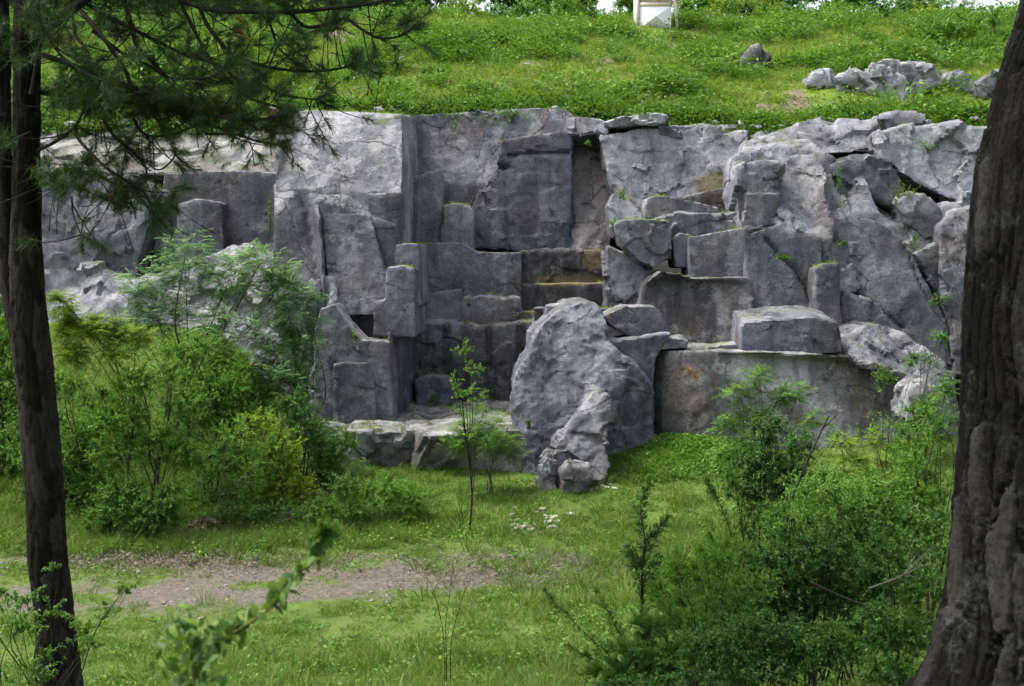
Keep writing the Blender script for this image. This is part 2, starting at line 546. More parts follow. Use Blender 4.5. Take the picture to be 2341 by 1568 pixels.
    quads = li.reshape(-1, 4) if (lt == 4).all() else None
    if quads is None:
        st = np.concatenate([[0], np.cumsum(lt)[:-1]])
        quads = np.stack([li[st], li[st + 1], li[st + 2], li[st + np.minimum(3, lt - 1)]], 1)
        tri = lt == 3
        t3 = quads[tri][:, :3]; quads = quads[~tri]
    else:
        t3 = np.zeros((0, 3), int)
    if cull:
        # what is buried in the hill behind is left out
        fy = V[quads][:, :, 1].mean(1)
        quads = quads[fy < yb - 0.12]
        ctr = V[quads].mean(1)
        fn = np.cross(V[quads[:, 2]] - V[quads[:, 0]], V[quads[:, 3]] - V[quads[:, 1]])
        dots = (unit(fn) * unit(np.array([0, 0, CZ]) - ctr)).sum(1)
        quads = quads[dots > -.3]          # turned away from every place one could stand
        if len(t3): t3 = t3[V[t3][:, :, 1].mean(1) < yb - 0.12]
    used = np.unique(np.concatenate([quads.ravel(), t3.ravel()])).astype(int)
    mp = np.full(nv, -1); mp[used] = np.arange(len(used))
    Fs = [mp[quads]]
    if len(t3): Fs.append(mp[t3])
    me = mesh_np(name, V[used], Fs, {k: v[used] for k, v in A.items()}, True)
    try:
        me.set_sharp_from_angle(angle=math.radians(32))
    except Exception:
        pass
    return me

SEED = [0]
def rock(name, pts, D, depth, mat='mid', parent=None, **kw):
    SEED[0] += 1
    return link(name, rock_mesh(name, pts, D, depth, seed=SEED[0], **kw), ROCK[mat], parent)

cliff = thing('quarry_cliff', 'tall grey quarry face cut into steps and square blocks, below the green hill', 'cliff', tuple(P(1300, 920, 31)))
CL = Vector(cliff.location)
def cl(name, *a, label=None, **k):
    pts = a[0]
    cx_ = np.mean([p[0] for p in pts]); cy_ = np.mean([p[1] for p in pts])
    pts = [(p[0] + 4 * np.sign(p[0] - cx_), p[1], *p[2:]) for p in pts]      # neighbours bite into each other: one rock, no joints
    o = rock(name, pts, *a[1:], **k)
    o.parent = cliff
    o.location = -CL
    if label: o['label'] = label
    return o

crisp = dict(amp=.008, rough=.010, fac=.02, vox=.042)
nat = dict(amp=0.02, rough=0.02, fac=.13, fsize=.95, vox=.07)
hewn = dict(amp=0.012, rough=0.012, fac=.022, vox=.065)
# --- stepped tower on the left
cl('tower', [(632, 264, 1.7), (700, 252, 2.1), (800, 256, 2.1), (915, 262, 1.5), (914, 360, .25), (913, 440, 0), (913, 720, 0), (632, 760, 0), (632, 430, .1), (633, 360, .45)], 28.9, 4.5, 'light', slope=0.12, **hewn, label='tall pale weathered stone tower at the left of the cliff')
cl('hewn_block', [(628, 424, 1.0), (690, 418, 1.0), (722, 432, .9), (728, 500, .1), (735, 640, -.1), (740, 760, -.1), (628, 760, -.1), (628, 500, .05)], 28.2, 1.4, 'mid', slope=0.2, **hewn)
cl('hewn_block', [(738, 488, .1), (843, 489, .1), (850, 520, 0), (868, 590, -.1), (893, 650, -.3), (900, 720, -.4), (765, 720, -.4), (748, 600, -.2)], 28.6, 1.0, 'mid', **crisp)
cl('hewn_block', [(722, 430, .6), (800, 436, .55), (913, 428, .6), (913, 460, 0), (913, 520, 0), (722, 520, 0), (722, 455, 0)], 28.72, .9, 'mid', **hewn)
cl('hewn_block', [(843, 445), (913, 440), (913, 700), (900, 700), (880, 620), (852, 520)], 28.75, .8, 'dark', **hewn)
cl('hewn_block', [(908, 560), (930, 556), (954, 556), (955, 700), (908, 700)], 28.3, 3.2, 'mid', **crisp)
cl('hewn_block', [(886, 640), (890, 612), (920, 608), (942, 614), (944, 770), (858, 770), (858, 690), (886, 686)], 27.7, 3.4, 'mid', **crisp)
cl('hewn_block', [(722, 1040), (722, 760), (738, 706), (768, 694), (798, 742), (821, 778), (884, 781), (896, 965), (896, 1040)], 27.0, 1.3, 'mid', **crisp)
cl('hewn_block', [(884, 781, 0), (905, 730, 1.0), (915, 692, 2.0), (940, 670, 3.2), (947, 645, 4.2), (949, 915, 4.3), (946, 1000, 4.3), (894, 1040, 0)], 27.0, 1.5, 'dark', **hewn)
cl('hewn_block', [(766, 832), (800, 828), (838, 830), (850, 862), (858, 990), (766, 990)], 26.82, .8, 'mid', **crisp)
cl('rock_wall', [(735, 686), (860, 684), (862, 800), (735, 800)], 28.5, 1.5, 'mid', **hewn)
cl('hewn_block', [(690, 720, .3), (715, 650, .8), (760, 625, 1), (765, 720, .5), (725, 800, 0), (722, 1040, 0), (690, 1040, 0)], 27.4, 1.6, 'mid', **nat)
# --- middle of the cliff
cl('rock_wall', [(895, 264, .9), (960, 262, .9), (1050, 256, 1), (1150, 248, 1.1), (1220, 245, 1), (1290, 250, .5), (1307, 264, .3), (1307, 420, 0), (1307, 760, 0), (895, 760, 0), (895, 420, .1)], 34.0, 3.0, 'mid', bulge=-.25, slope=.1, **hewn, label='broad smooth back wall of the quarry')
cl('hewn_panel', [(1152, 320, .15), (1225, 308, .1), (1303, 300, 0), (1306, 580, 0), (1050, 565, .1), (1100, 440, .15), (1135, 390, .15)], 33.72, .8, 'dark', cracks=[([(1165, 356), (1230, 350), (1300, 349)], 3.5, .10)], pits=[(1148, 382, 15, 5, .2)], ora=[(1152, 324, 5, 5)], amp=0.017, rough=0.011, fac=0.07)
cl('hewn_block', [(925, 403), (960, 399), (1003, 386), (1005, 640), (925, 640)], 32.6, 1.6, 'light', **crisp)
cl('hewn_block', [(918, 440), (955, 452), (957, 640), (918, 640)], 32.2, .8, 'dark', **hewn)
cl('hewn_block', [(1013, 495), (1018, 470), (1042, 463), (1070, 469), (1078, 486), (1079, 640), (1008, 640)], 32.3, 1.6, 'light', **crisp)
cl('hewn_block', [(938, 560), (1045, 553), (1070, 558), (1086, 575), (1140, 577), (1187, 577), (1186, 760), (938, 760)], 31.9, 1.6, 'dark', yel=[(1140, 572, 60, 6)], **crisp)
cl('hewn_block', [(944, 660), (985, 668), (1050, 661), (1054, 790), (944, 790)], 31.3, 1.0, 'dark', **hewn)
cl('hewn_block', [(1058, 684), (1100, 676), (1150, 682), (1181, 680), (1184, 790), (1056, 790)], 31.35, 1.0, 'mid', amp=0.028, rough=0.020, fac=0.11)
cl('rock_wall', [(940, 733), (1010, 737), (1060, 733), (1105, 745), (1160, 738), (1210, 732), (1245, 720), (1280, 725), (1290, 960), (940, 960)], 30.8, 2.2, 'brown', amp=0.028, rough=0.013, fac=0.11)
cl('hewn_block', [(952, 868), (985, 858), (1020, 862), (1034, 880), (1036, 960), (952, 960)], 30.1, .8, 'dark', **hewn)
# --- ledge the tower stands on
cl('rock_ledge', [(772, 998, .4), (800, 981, .1), (870, 986, 0), (935, 984, .1), (948, 1010, .2), (945, 1120, .3), (772, 1120, .3)], 25.5, 7.5, 'warm', amp=0.033, rough=0.020, fac=0.13)
cl('rock_ledge', [(930, 974, 1.2), (990, 995, 0), (1060, 991, 0), (1130, 985, .2), (1195, 983, .3), (1195, 1120, .3), (930, 1120, 1.0)], 24.9, 8.0, 'warm', amp=0.028, rough=0.018, fac=0.11)
cl('rock_ledge', [(690, 985, .3), (740, 970, .3), (790, 975, .3), (790, 1120, .3), (690, 1120, .3)], 26.3, 3, 'warm', amp=0.044, rough=0.025, fac=0.18)
# --- recess right of the middle
cl('hewn_block', [(1192, 574), (1290, 569), (1388, 573), (1388, 680), (1192, 680)], 33.2, 1.5, 'brown', yel=[(1360, 590, 40, 30), (1300, 638, 110, 9)], amp=0.019, rough=0.015, fac=0.08)
cl('rock_ledge', [(1185, 649), (1300, 647), (1425, 648), (1495, 655), (1495, 760), (1185, 760)], 32.4, 1.6, 'brown', yel=[(1290, 645, 120, 9)], **hewn)
cl('rock_ledge', [(1176, 713), (1240, 711), (1330, 712), (1330, 800), (1176, 800)], 31.5, 1.6, 'warm', yel=[(1230, 712, 60, 9)], **hewn)
cl('rock_column', [(1300, 330, 1.2), (1378, 326, 1.2), (1390, 430, .5), (1396, 620, 0), (1300, 620, 0)], 33.5, 1.6, 'pink', amp=0.022, rough=0.010, fac=0.09, label='pinkish column of stone in a recess')
cl('rock_cap', [(1298, 270, .4), (1340, 266, .5), (1385, 272, .4), (1388, 300, .2), (1376, 332, .1), (1350, 306, 0), (1330, 318, 0), (1300, 306, .1)], 33.4, 3, 'mid', amp=0.039, rough=0.020, fac=0.15)
cl('rock_slab', [(1383, 280), (1420, 266), (1490, 257), (1520, 264), (1516, 280), (1440, 291), (1385, 293)], 33.6, 2.4, 'light', amp=0.028, rough=0.020, fac=0.11)
cl('rock_slab', [(1470, 292), (1540, 288), (1600, 284), (1680, 290), (1680, 320), (1470, 320)], 33.9, 2.2, 'mid', amp=0.033, rough=0.020, fac=0.13)
cl('rock_wall', [(1377, 312, .6), (1430, 299, .8), (1550, 286, .9), (1600, 282, .9), (1650, 294, .8), (1706, 300, .5), (1708, 360, .2), (1706, 540, 0), (1440, 560, 0), (1412, 450, 0), (1392, 390, .2)], 32.9, 3.0, 'light', ora=[(1690, 425, 22, 14)], yel=[(1640, 420, 60, 30)], bulge=-.3, amp=0.025, rough=0.011, fac=0.10, label='smooth hollowed wall with pale crust and a rusty corner')
cl('rock_slab', [(1478, 470), (1484, 452), (1505, 447), (1545, 450), (1600, 464), (1640, 475), (1640, 500), (1478, 500)], 31.9, 1.1, 'mid', **hewn)
cl('rock_slab', [(1560, 455), (1620, 436), (1692, 425), (1692, 500), (1560, 500)], 32.2, .8, 'brown', **hewn)
cl('hewn_block', [(1392, 470, .4), (1408, 440, .6), (1440, 462, .4), (1466, 490, .2), (1466, 520, 0), (1405, 540, 0)], 31.6, 1.2, 'mid', **hewn)
# --- right of the middle: blocks
cl('hewn_block', [(1408, 512), (1440, 503), (1520, 503), (1530, 512), (1534, 590), (1492, 614), (1466, 598), (1428, 560)], 30.35, 1.8, 'mid', amp=0.033, rough=0.015, fac=0.13, label='pointed hanging block with a crack beside it')
cl('hewn_block', [(1502, 500), (1560, 486), (1640, 491), (1690, 481), (1692, 560), (1502, 560)], 30.9, 1.4, 'mid', amp=0.028, rough=0.015, fac=0.11)
cl('hewn_block', [(1538, 548), (1558, 532), (1578, 535), (1582, 612), (1548, 612)], 30.45, 1.4, 'mid', **hewn)
cl('rock_wall', [(1390, 560), (1430, 575), (1490, 620), (1490, 760), (1390, 760)], 30.7, 1.4, 'mid', amp=0.033, rough=0.015, fac=0.13)
cl('hewn_block', [(1578, 543), (1620, 535), (1700, 520), (1712, 524), (1708, 634), (1580, 640)], 30.1, 1.6, 'mid', **crisp)
cl('hewn_block', [(1704, 538, .3), (1760, 522, .4), (1808, 500, .5), (1815, 530, .2), (1876, 541, 0), (1877, 705, 0), (1870, 840, -.1), (1704, 840, -.1)], 29.8, 1.8, 'dark', cracks=[([(1752, 545), (1775, 575), (1812, 610), (1840, 655), (1866, 700)], 4.5, .14)], mos=[(1790, 588, 30, 10)], **hewn, label='large upright cut block crossed by a mossy crack')
cl('hewn_block', [(1868, 614), (1888, 603), (1914, 602), (1917, 710), (1920, 840), (1868, 840)], 29.2, 1.6, 'mid', **crisp)
cl('rock_wall', [(1462, 700, .6), (1476, 650, .5), (1492, 636, .2), (1515, 619, 0), (1560, 625, 0), (1582, 634, 0), (1702, 633, 0), (1716, 645, 0), (1716, 840, -.2), (1470, 840, .3)], 29.55, 1.8, 'brown', bulge=-.2, **hewn)
cl('hewn_block', [(1690, 412), (1700, 394), (1758, 385), (1773, 396), (1781, 440), (1776, 482), (1760, 514), (1700, 524), (1687, 502), (1685, 440)], 30.5, 2.0, 'mid', amp=.015, rough=.018, fac=.08, fsize=1.0)
cl('rock_cap', [(1692, 382), (1730, 371), (1772, 372), (1792, 385), (1788, 400), (1693, 412)], 30.6, 2.0, 'light', amp=.02, rough=.02, fac=.1, fsize=.9)
cl('rock_mass', [(1690, 362, 1.0), (1750, 335, 1.8), (1850, 322, 1.8), (1900, 350, 1.2), (1960, 385, .9), (2010, 480, .5), (2060, 500, .3), (2180, 470, .6), (2230, 560, .3), (2230, 840, -.3), (1868, 840, -.5), (1868, 560, 0), (1790, 520, 0), (1700, 535, 0)], 30.25, 3.0, 'mid', cracks=[([(1818, 478), (1858, 505), (1908, 548)], 4.5, .14), ([(1910, 370), (1920, 420), (1950, 470)], 6, .15)], mos=[(1925, 425, 12, 50), (2060, 440, 50, 30)], amp=.02, rough=.02, fac=.12, fsize=1.3, vox=.075)
cl('rock_buttress', [(1782, 400, .7), (1812, 350, 1.2), (1862, 352, 1.1), (1888, 400, .6), (1882, 450, .3), (1900, 520, 0), (1880, 600, -.1), (1868, 548, 0), (1812, 520, 0), (1782, 490, .2)], 30.2, 2.4, 'mid', amp=.03, rough=.02, fac=.10, fsize=1.2)
cl('rock_ridge', [(1700, 320, .4), (1760, 303, .6), (1820, 288, .8), (1880, 270, .8), (1950, 276, .8), (2010, 272, .8), (2022, 340, .2), (1900, 352, 0), (1700, 352, 0)], 32.6, 3.0, 'light', **nat)
cl('rock_ridge', [(2012, 304, .4), (2060, 292, .6), (2110, 287, .7), (2200, 285, .6), (2236, 292, .4), (2700, 292, .4), (2700, 520, .2), (2225, 480, 0), (2100, 420, 0), (2020, 360, .1)], 31.6, 3.0, 'light', **nat)
cl('rock_ridge', [(2024, 262), (2050, 256), (2082, 257), (2130, 278), (2120, 300), (2030, 300)], 33.2, 2.0, 'light', **nat)
cl('rock_mass', [(1905, 372), (1960, 356), (2030, 366), (2044, 420), (2060, 470), (1990, 455), (1925, 450)], 31.1, 2.0, 'dark', **nat)
cl('rock_slab', [(1880, 566, .3), (1930, 492, .7), (2000, 502, .5), (2056, 541, .2), (2072, 562, .2), (2112, 640, 0), (2164, 745, -.1), (2160, 840, -.2), (1880, 840, -.2)], 30.0, 1.6, 'dark', cracks=[([(1950, 668), (2000, 702), (2060, 748)], 4.5, .14), ([(2056, 541), (2100, 640), (2150, 730)], 4, .1)], **hewn, label='large dark smooth slab split by slanting cracks')
cl('rock_slab', [(1930, 660, .1), (1990, 690, .1), (2040, 745, 0), (2060, 840, -.2), (1920, 840, -.2)], 29.6, 1.0, 'dark', amp=0.022, rough=0.015, fac=0.09)
cl('hewn_block', [(2060, 462), (2075, 446), (2112, 440), (2150, 476), (2156, 530), (2112, 548), (2078, 508)], 30.4, 1.6, 'light', amp=0.033, rough=0.015, fac=0.13)
cl('hewn_block', [(2094, 580), (2140, 558), (2166, 600), (2185, 700), (2150, 690)], 30.0, 1.6, 'mid', amp=0.028, rough=0.015, fac=0.11)
cl('rock_wall', [(2152, 520, .4), (2185, 480, .6), (2240, 470, .5), (2700, 470, .5), (2700, 860, 0), (2190, 860, 0), (2160, 620, .1)], 29.6, 2.4, 'mid', amp=0.033, rough=0.013, fac=0.13)
# --- long curved ledge on the right
cl('rock_ledge', [(1500, 800, .9), (1540, 801, .35), (1600, 804, .05), (1700, 804, 0), (1850, 808, .1), (1940, 814, .3), (2060, 826, .6), (2180, 850, 1.0), (2200, 1090, .6), (2050, 1090, 0), (1850, 1100, -.2), (1640, 1100, -.1), (1500, 1100, .8)], 26.6, 3.2, 'warm', ora=[(1560, 842, 9, 5), (1578, 848, 8, 12), (1592, 860, 7, 14), (1604, 846, 6, 4), (1630, 852, 5, 6), (1628, 878, 4, 14)], amp=.015, rough=.016, fac=.03, label='long rounded ledge wall with brown streaks and orange lichen')
cl('rock_mass', [(1944, 776, .7), (1962, 750, 1.2), (2015, 744, 1.5), (2060, 762, 1.4), (2110, 800, 1.0), (2160, 835, .6), (2172, 930, .2), (2120, 905, 0), (2060, 850, 0), (1970, 836, .1), (1945, 815, .2)], 26.5, 2.2, 'mid', amp=.02, rough=.025, fac=.10, fsize=.8)
cl('rock_wall', [(1225, 705), (1500, 705), (1510, 1120), (1225, 1120)], 29.9, 1.0, 'brown', **hewn)
# --- left part of the cliff, behind the trees
cl('rock_slope', [(-330, 330, 1.6), (200, 290, 3), (400, 278, 3), (560, 282, 3), (640, 290, 2.5), (640, 400, 0), (400, 398, 0), (-330, 410, 0)], 31.8, 3.0, 'warm', **nat)
cl('rock_wall', [(380, 396), (490, 390), (642, 394), (642, 800), (330, 800), (360, 520)], 31.5, 1.6, 'mid', **hewn)
cl('hewn_block', [(410, 466), (450, 455), (503, 462), (506, 620), (400, 620)], 30.9, 1.4, 'mid', **hewn)
cl('rock_wall', [(-330, 420, .4), (150, 405, .4), (290, 402, .4), (384, 442, .2), (336, 520, 0), (312, 600, 0), (300, 700, 0), (-330, 700, 0)], 30.8, 2.0, 'mid', amp=0.028, rough=0.013, fac=0.11)
cl('rock_slope', [(-330, 625, 1.2), (120, 612, 1.6), (200, 610, 1.8), (270, 622, 1.6), (340, 640, 1.2), (420, 600, 1.4), (560, 560, 1.6), (690, 620, 1.2), (740, 800, .2), (740, 1060, -.4), (-330, 1060, -.6)], 28.8, 2.0, 'light', amp=.05, rough=.025, fac=.2, fsize=.9, vox=.085)

# ------------------------------------------------------------------ free-standing rocks
def rock_thing(name, label, cat, base, parts, group=None):
    t = thing(name, label, cat, tuple(base), group)
    for (pn, pts, D, depth, mat, kw) in parts:
        o = rock(pn, pts, D, depth, mat, **kw)
        o.parent = t
        o.location = -Vector(t.location)
    return t

rock_thing('rock_pier', 'rugged grey rock pier rising from the grass in front of the cliff', 'rock', P(1320, 1110, 24.2), [
    ('body', [(1174, 1130, .8), (1174, 880, .8), (1182, 848, .9), (1208, 806, 1.1), (1212, 768, 1.4), (1246, 732, 1.7), (1276, 710, 1.9), (1298, 692, 2.1), (1338, 688, 2.1), (1370, 702, 2.1), (1384, 740, 1.8), (1384, 772, 1.6), (1404, 802, 1.4), (1442, 832, 1.3), (1474, 862, 1.4), (1490, 890, 1.5), (1493, 1000, 1.6), (1490, 1130, 1.6), (1400, 1135, .5), (1310, 1140, 0), (1240, 1135, .3)], 24.55, 2.2, 'dark', dict(amp=0.035, rough=0.035, fac=0.05, fsize=.7, bulge=.15, cull=False, vox=.052)),
    ('foot', [(1262, 1125, 0), (1268, 1022, .2), (1296, 980, .4), (1326, 955, .5), (1352, 920, .7), (1388, 902, .8), (1398, 950, .6), (1384, 1005, .3), (1394, 1060, .2), (1372, 1125, 0)], 23.9, 1.5, 'mid', dict(amp=.03, rough=.03, fac=.15, fsize=.6, vox=.045)),
    ('shoulder', [(1236, 1140, 0), (1235, 1062, .1), (1250, 1040, .2), (1270, 1046, .1), (1276, 1140, 0)], 23.7, 1.4, 'mid', dict(amp=.015, rough=.03, fac=.25, fsize=.5, vox=.045)),
    ('knob', [(1284, 1130), (1286, 1078), (1312, 1061), (1348, 1066), (1357, 1092), (1340, 1130)], 23.45, .9, 'mid', dict(amp=.015, rough=.03, fac=.22, fsize=.45, vox=.045)),
])
rock_thing('fallen_block', 'flat topped fallen grey block behind the rugged pier', 'rock', P(1450, 770, 27.5), [
    ('body', [(1378, 722), (1432, 697), (1500, 700), (1512, 716), (1526, 760), (1490, 768), (1440, 770), (1396, 744)], 27.6, 1.6, 'mid', dict(amp=.012, rough=.016, fac=.03, vox=.05, cull=False))])
rock_thing('fallen_block', 'wedge shaped dark stone shelf wedged beside the rugged pier', 'rock', P(1450, 840, 26.8), [
    ('body', [(1378, 783), (1430, 776), (1532, 762), (1514, 790), (1496, 830), (1494, 1080), (1440, 1080), (1400, 812)], 26.9, 1.6, 'dark', dict(amp=.012, rough=.016, fac=.03, vox=.05, cull=False))])
rock_thing('fallen_block', 'thin flat stone lying on top behind the pier peak', 'rock', P(1275, 715, 27.6), [
    ('body', [(1246, 722), (1250, 700), (1290, 694), (1330, 696), (1330, 735), (1250, 735)], 27.7, 1.6, 'light', dict(amp=.012, rough=.016, fac=.03, vox=.05, cull=False))])
rock_thing('loose_block', 'big squared grey block with rough pale top resting on the curved ledge', 'rock', P(1800, 803, 27.3), [
    ('body', [(1692, 806), (1695, 752), (1700, 737), (1780, 729), (1866, 727), (1914, 738), (1922, 775), (1922, 808), (1800, 810)], 26.95, 1.35, 'dark', dict(amp=.012, rough=.016, fac=.03, vox=.05, slope=.2, cull=False))])
rock_thing('ledge_stone', 'small rounded pale stone on the left end of the curved ledge', 'rock', P(1540, 796, 27.1), [
    ('body', [(1503, 800), (1512, 782), (1534, 771), (1560, 770), (1576, 782), (1574, 802)], 27.0, .8, 'light', dict(amp=0.028, rough=0.015, fac=0.11, cull=False))])
rock_thing('ledge_stone', 'thin broken slab lying on the curved ledge', 'rock', P(1640, 800, 27.4), [
    ('body', [(1590, 799), (1640, 789), (1684, 784), (1688, 794), (1680, 802)], 27.4, .6, 'light', dict(amp=0.011, rough=0.010, fac=0.04, vox=.05, cull=False))])
rock_thing('boulder', 'rough grey boulder at the right foot of the curved ledge', 'boulder', P(2115, 960, 24.9), [
    ('body', [(2076, 960), (2080, 896), (2108, 870), (2138, 880), (2160, 920), (2158, 970)], 24.8, 1.2, 'mid', dict(amp=.02, rough=.03, fac=.12, fsize=.6, cull=False))])
# boulders on the hill
def hillD(x, y):
    """distance at which the line of sight through (x, y) meets the hillside"""
    Ds = np.linspace(33, 66, 500)
    pts = np.array([P(x, y, d) for d in Ds])
    hz = hill_z(pts[:, 0], pts[:, 1])
    k = np.nonzero(pts[:, 2] <= hz)[0]
    return Ds[k[0]] if len(k) else 60.0
BOULD = []
for lab, pts, yb, dep, mat in [
    ('brown leaning boulder half sunk in tall hill grass', [(1688, 172), (1700, 130), (1722, 112), (1748, 114), (1765, 128), (1745, 152), (1726, 178)], 165, 1.5, 'warm'),
    ('low pale boulder at the left of the hillside rock group', [(1852, 188), (1866, 168), (1894, 160), (1912, 176), (1910, 205), (1860, 205)], 192, 1.2, 'light'),
    ('jagged pale boulder between two others on the hillside', [(1905, 182), (1926, 160), (1960, 156), (1990, 176), (2012, 205), (1990, 222), (1915, 210)], 205, 1.3, 'light'),
    ('square grey boulder in the middle of the hillside rock group', [(1992, 178), (1996, 146), (2030, 136), (2056, 140), (2058, 176), (2064, 224), (2010, 224)], 215, 1.5, 'light'),
    ('large overhanging rounded boulder on the hillside', [(2052, 175), (2060, 142), (2100, 138), (2136, 152), (2154, 178), (2150, 194), (2118, 200), (2096, 224), (2050, 224)], 218, 1.7, 'light'),
    ('small purple grey stone above the hillside rock group', [(1999, 142), (2004, 126), (2026, 123), (2036, 134), (2030, 145)], 140, .5, 'light'),
    ('ragged low boulder right of the overhanging one', [(2166, 190), (2176, 170), (2204, 164), (2222, 184), (2240, 200), (2232, 216), (2186, 212)], 205, 1.2, 'light'),
    ('pale broken boulder beside the big tree trunk', [(2234, 200), (2250, 174), (2284, 164), (2310, 180), (2320, 222), (2240, 224)], 214, 1.2, 'light'),
]:
    x0 = np.mean([p[0] for p in pts])
    D = hillD(x0, yb)
    BOULD.append((P(x0, yb, D)[0], D, .5 * (max(p[0] for p in pts) - min(p[0] for p in pts)) * D / F0))
    rock_thing('boulder', lab, 'boulder', P(x0, yb, D), [('body', pts, D - .45, dep, mat, dict(amp=0.055, rough=0.030, fac=0.22, cull=False, vox=.07))], 'boulders on the hill')


# ------------------------------------------------------------------ foliage
def leaf_mat(name, c1, c2, c3, trans=0.35, rough=0.55, rnd=0.25):
    t = NT(name)
    oi = t.n('ShaderNodeObjectInfo')
    v = t.math('ADD', t.attr('v'), t.math('MULTIPLY', t.math('SUBTRACT', oi.outputs['Random'], 0.5), rnd))
    col = t.ramp(v, [(0.12, c1), (0.5, c2), (0.9, c3)])
    b = t.n('ShaderNodeBsdfPrincipled')
    t.l(col, b.inputs['Base Color'])
    b.inputs['Roughness'].default_value = rough
    b.inputs['Specular IOR Level'].default_value = 0.25
    tr = t.n('ShaderNodeBsdfTranslucent')
    t.l(t.mix(0.5, col, (0.13, 0.24, 0.015)), tr.inputs[0])
    mx = t.n('ShaderNodeMixShader')
    mx.inputs[0].default_value = trans
    t.l(b.outputs[0], mx.inputs[1])
    t.l(tr.outputs[0], mx.inputs[2])
    t.l(mx.outputs[0], t.out.inputs[0])
    return t.m

LEAF = {
    'yellow': leaf_mat('leaf_yellow_green', (0.09, 0.155, 0.01), (0.18, 0.28, 0.016), (0.31, 0.42, 0.04), 0.4),
    'fresh': leaf_mat('leaf_fresh_green', (0.045, 0.12, 0.012), (0.095, 0.215, 0.022), (0.17, 0.32, 0.05), 0.4),
    'mid': leaf_mat('leaf_green', (0.026, 0.078, 0.009), (0.058, 0.145, 0.016), (0.115, 0.225, 0.038)),
    'blue': leaf_mat('leaf_blue_green', (0.06, 0.15, 0.04), (0.125, 0.26, 0.08), (0.22, 0.36, 0.15)),
    'dark': leaf_mat('leaf_dark_green', (0.014, 0.046, 0.006), (0.032, 0.095, 0.012), (0.075, 0.165, 0.026), 0.25),
    'olive': leaf_mat('leaf_olive', (0.050, 0.065, 0.014), (0.100, 0.120, 0.026), (0.19, 0.20, 0.065)),
    'pine': leaf_mat('pine_needles', (0.012, 0.034, 0.010), (0.028, 0.066, 0.018), (0.065, 0.11, 0.034), 0.15),
    'rust': leaf_mat('dead_needles', (0.06, 0.025, 0.012), (0.12, 0.045, 0.02), (0.2, 0.075, 0.03), 0.2),
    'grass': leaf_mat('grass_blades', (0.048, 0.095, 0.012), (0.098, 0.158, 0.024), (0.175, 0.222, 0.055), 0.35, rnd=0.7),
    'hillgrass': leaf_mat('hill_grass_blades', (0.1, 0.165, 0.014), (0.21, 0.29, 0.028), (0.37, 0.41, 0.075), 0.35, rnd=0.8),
    'weed': leaf_mat('weed_leaves', (0.03, 0.1, 0.008), (0.065, 0.165, 0.014), (0.12, 0.24, 0.03), 0.35, rnd=0.5),
    'sprig': leaf_mat('sprig_leaves', (0.015, 0.05, 0.006), (0.035, 0.09, 0.01), (0.1, 0.16, 0.018), 0.25),
    'straw': leaf_mat('dry_grass', (0.14, 0.13, 0.05), (0.24, 0.22, 0.09), (0.38, 0.35, 0.17), 0.3, rnd=.5),
    'flower': leaf_mat('yellow_petals', (0.35, 0.22, 0.01), (0.5, 0.34, 0.015), (0.6, 0.45, 0.03), 0.3),
}

def bark_mat(name, c1, c2, scale=6):
    t = NT(name)
    c = t.coord((1, 1, 0.25))
    n = t.noise(scale, 5, 0.7, c)
    t.surf(t.ramp(n, [(0.3, c1), (0.7, c2)]), 0.9, t.bump(n, 0.8, 0.02), 0.1)
    return t.m
M_BARK = bark_mat('bark_brown', (0.020, 0.016, 0.013), (0.075, 0.062, 0.050))
M_BARKG = bark_mat('bark_grey', (0.06, 0.05, 0.04), (0.17, 0.15, 0.125))
M_TWIG = bark_mat('twig_bark', (0.012, 0.010, 0.009), (0.040, 0.034, 0.028), 12)

def unit(v):
    return v / (np.linalg.norm(v, axis=-1, keepdims=True) + 1e-9)

def rdir(n):
    return unit(R.normal(size=(n, 3)))

def leaves(pos, d, nrm, L, W, v, fold=0.18):
    n = len(pos)
    d = unit(d)
    s = unit(np.cross(d, nrm))
    nn = np.cross(s, d)
    L = np.broadcast_to(L, (n,))[:, None]; W = np.broadcast_to(W, (n,))[:, None]
    a = pos
    b = pos + d * L * 0.45 + s * W * 0.5 + nn * W * fold
    c = pos + d * L - nn * L * 0.12
    e = pos + d * L * 0.45 - s * W * 0.5 + nn * W * fold
    V = np.stack([a, b, c, e], 1).reshape(-1, 3)
    F = np.arange(4 * n).reshape(-1, 4)
    return V, F, np.repeat(v, 4)

TRI = [False]
def leaf_shape(pos, d, nrm, L, W, v):
    """far or tiny leaves are single pointed triangles, near ones folded quads"""
    if not TRI[0]:
        return leaves(pos, d, nrm, L, W, v)
    n = len(pos)
    d = unit(d); s = unit(np.cross(d, nrm)); nn = np.cross(s, d)
    L = np.broadcast_to(L, (n,))[:, None]; W = np.broadcast_to(W, (n,))[:, None]
    sg = np.where(R.random(n) < .5, -1.0, 1.0)[:, None]
    V = np.stack([pos - s * sg * W * .32, pos + d * L * .42 + s * sg * W * .62 + nn * W * .2, pos + d * L * 1.05], 1).reshape(-1, 3)
    return V, np.arange(3 * n).reshape(-1, 3), np.repeat(v, 3)

def blades(pos, d, L, W, v):
    """thin single-triangle needles"""
    n = len(pos)
    d = unit(d)
    s = unit(np.cross(d, rdir(n)))
    L = np.broadcast_to(L, (n,))[:, None]; W = np.broadcast_to(W, (n,))[:, None]
    V = np.stack([pos - s * W * .5, pos + s * W * .5, pos + d * L], 1).reshape(-1, 3)
    return V, np.arange(3 * n).reshape(-1, 3), np.repeat(v, 3)

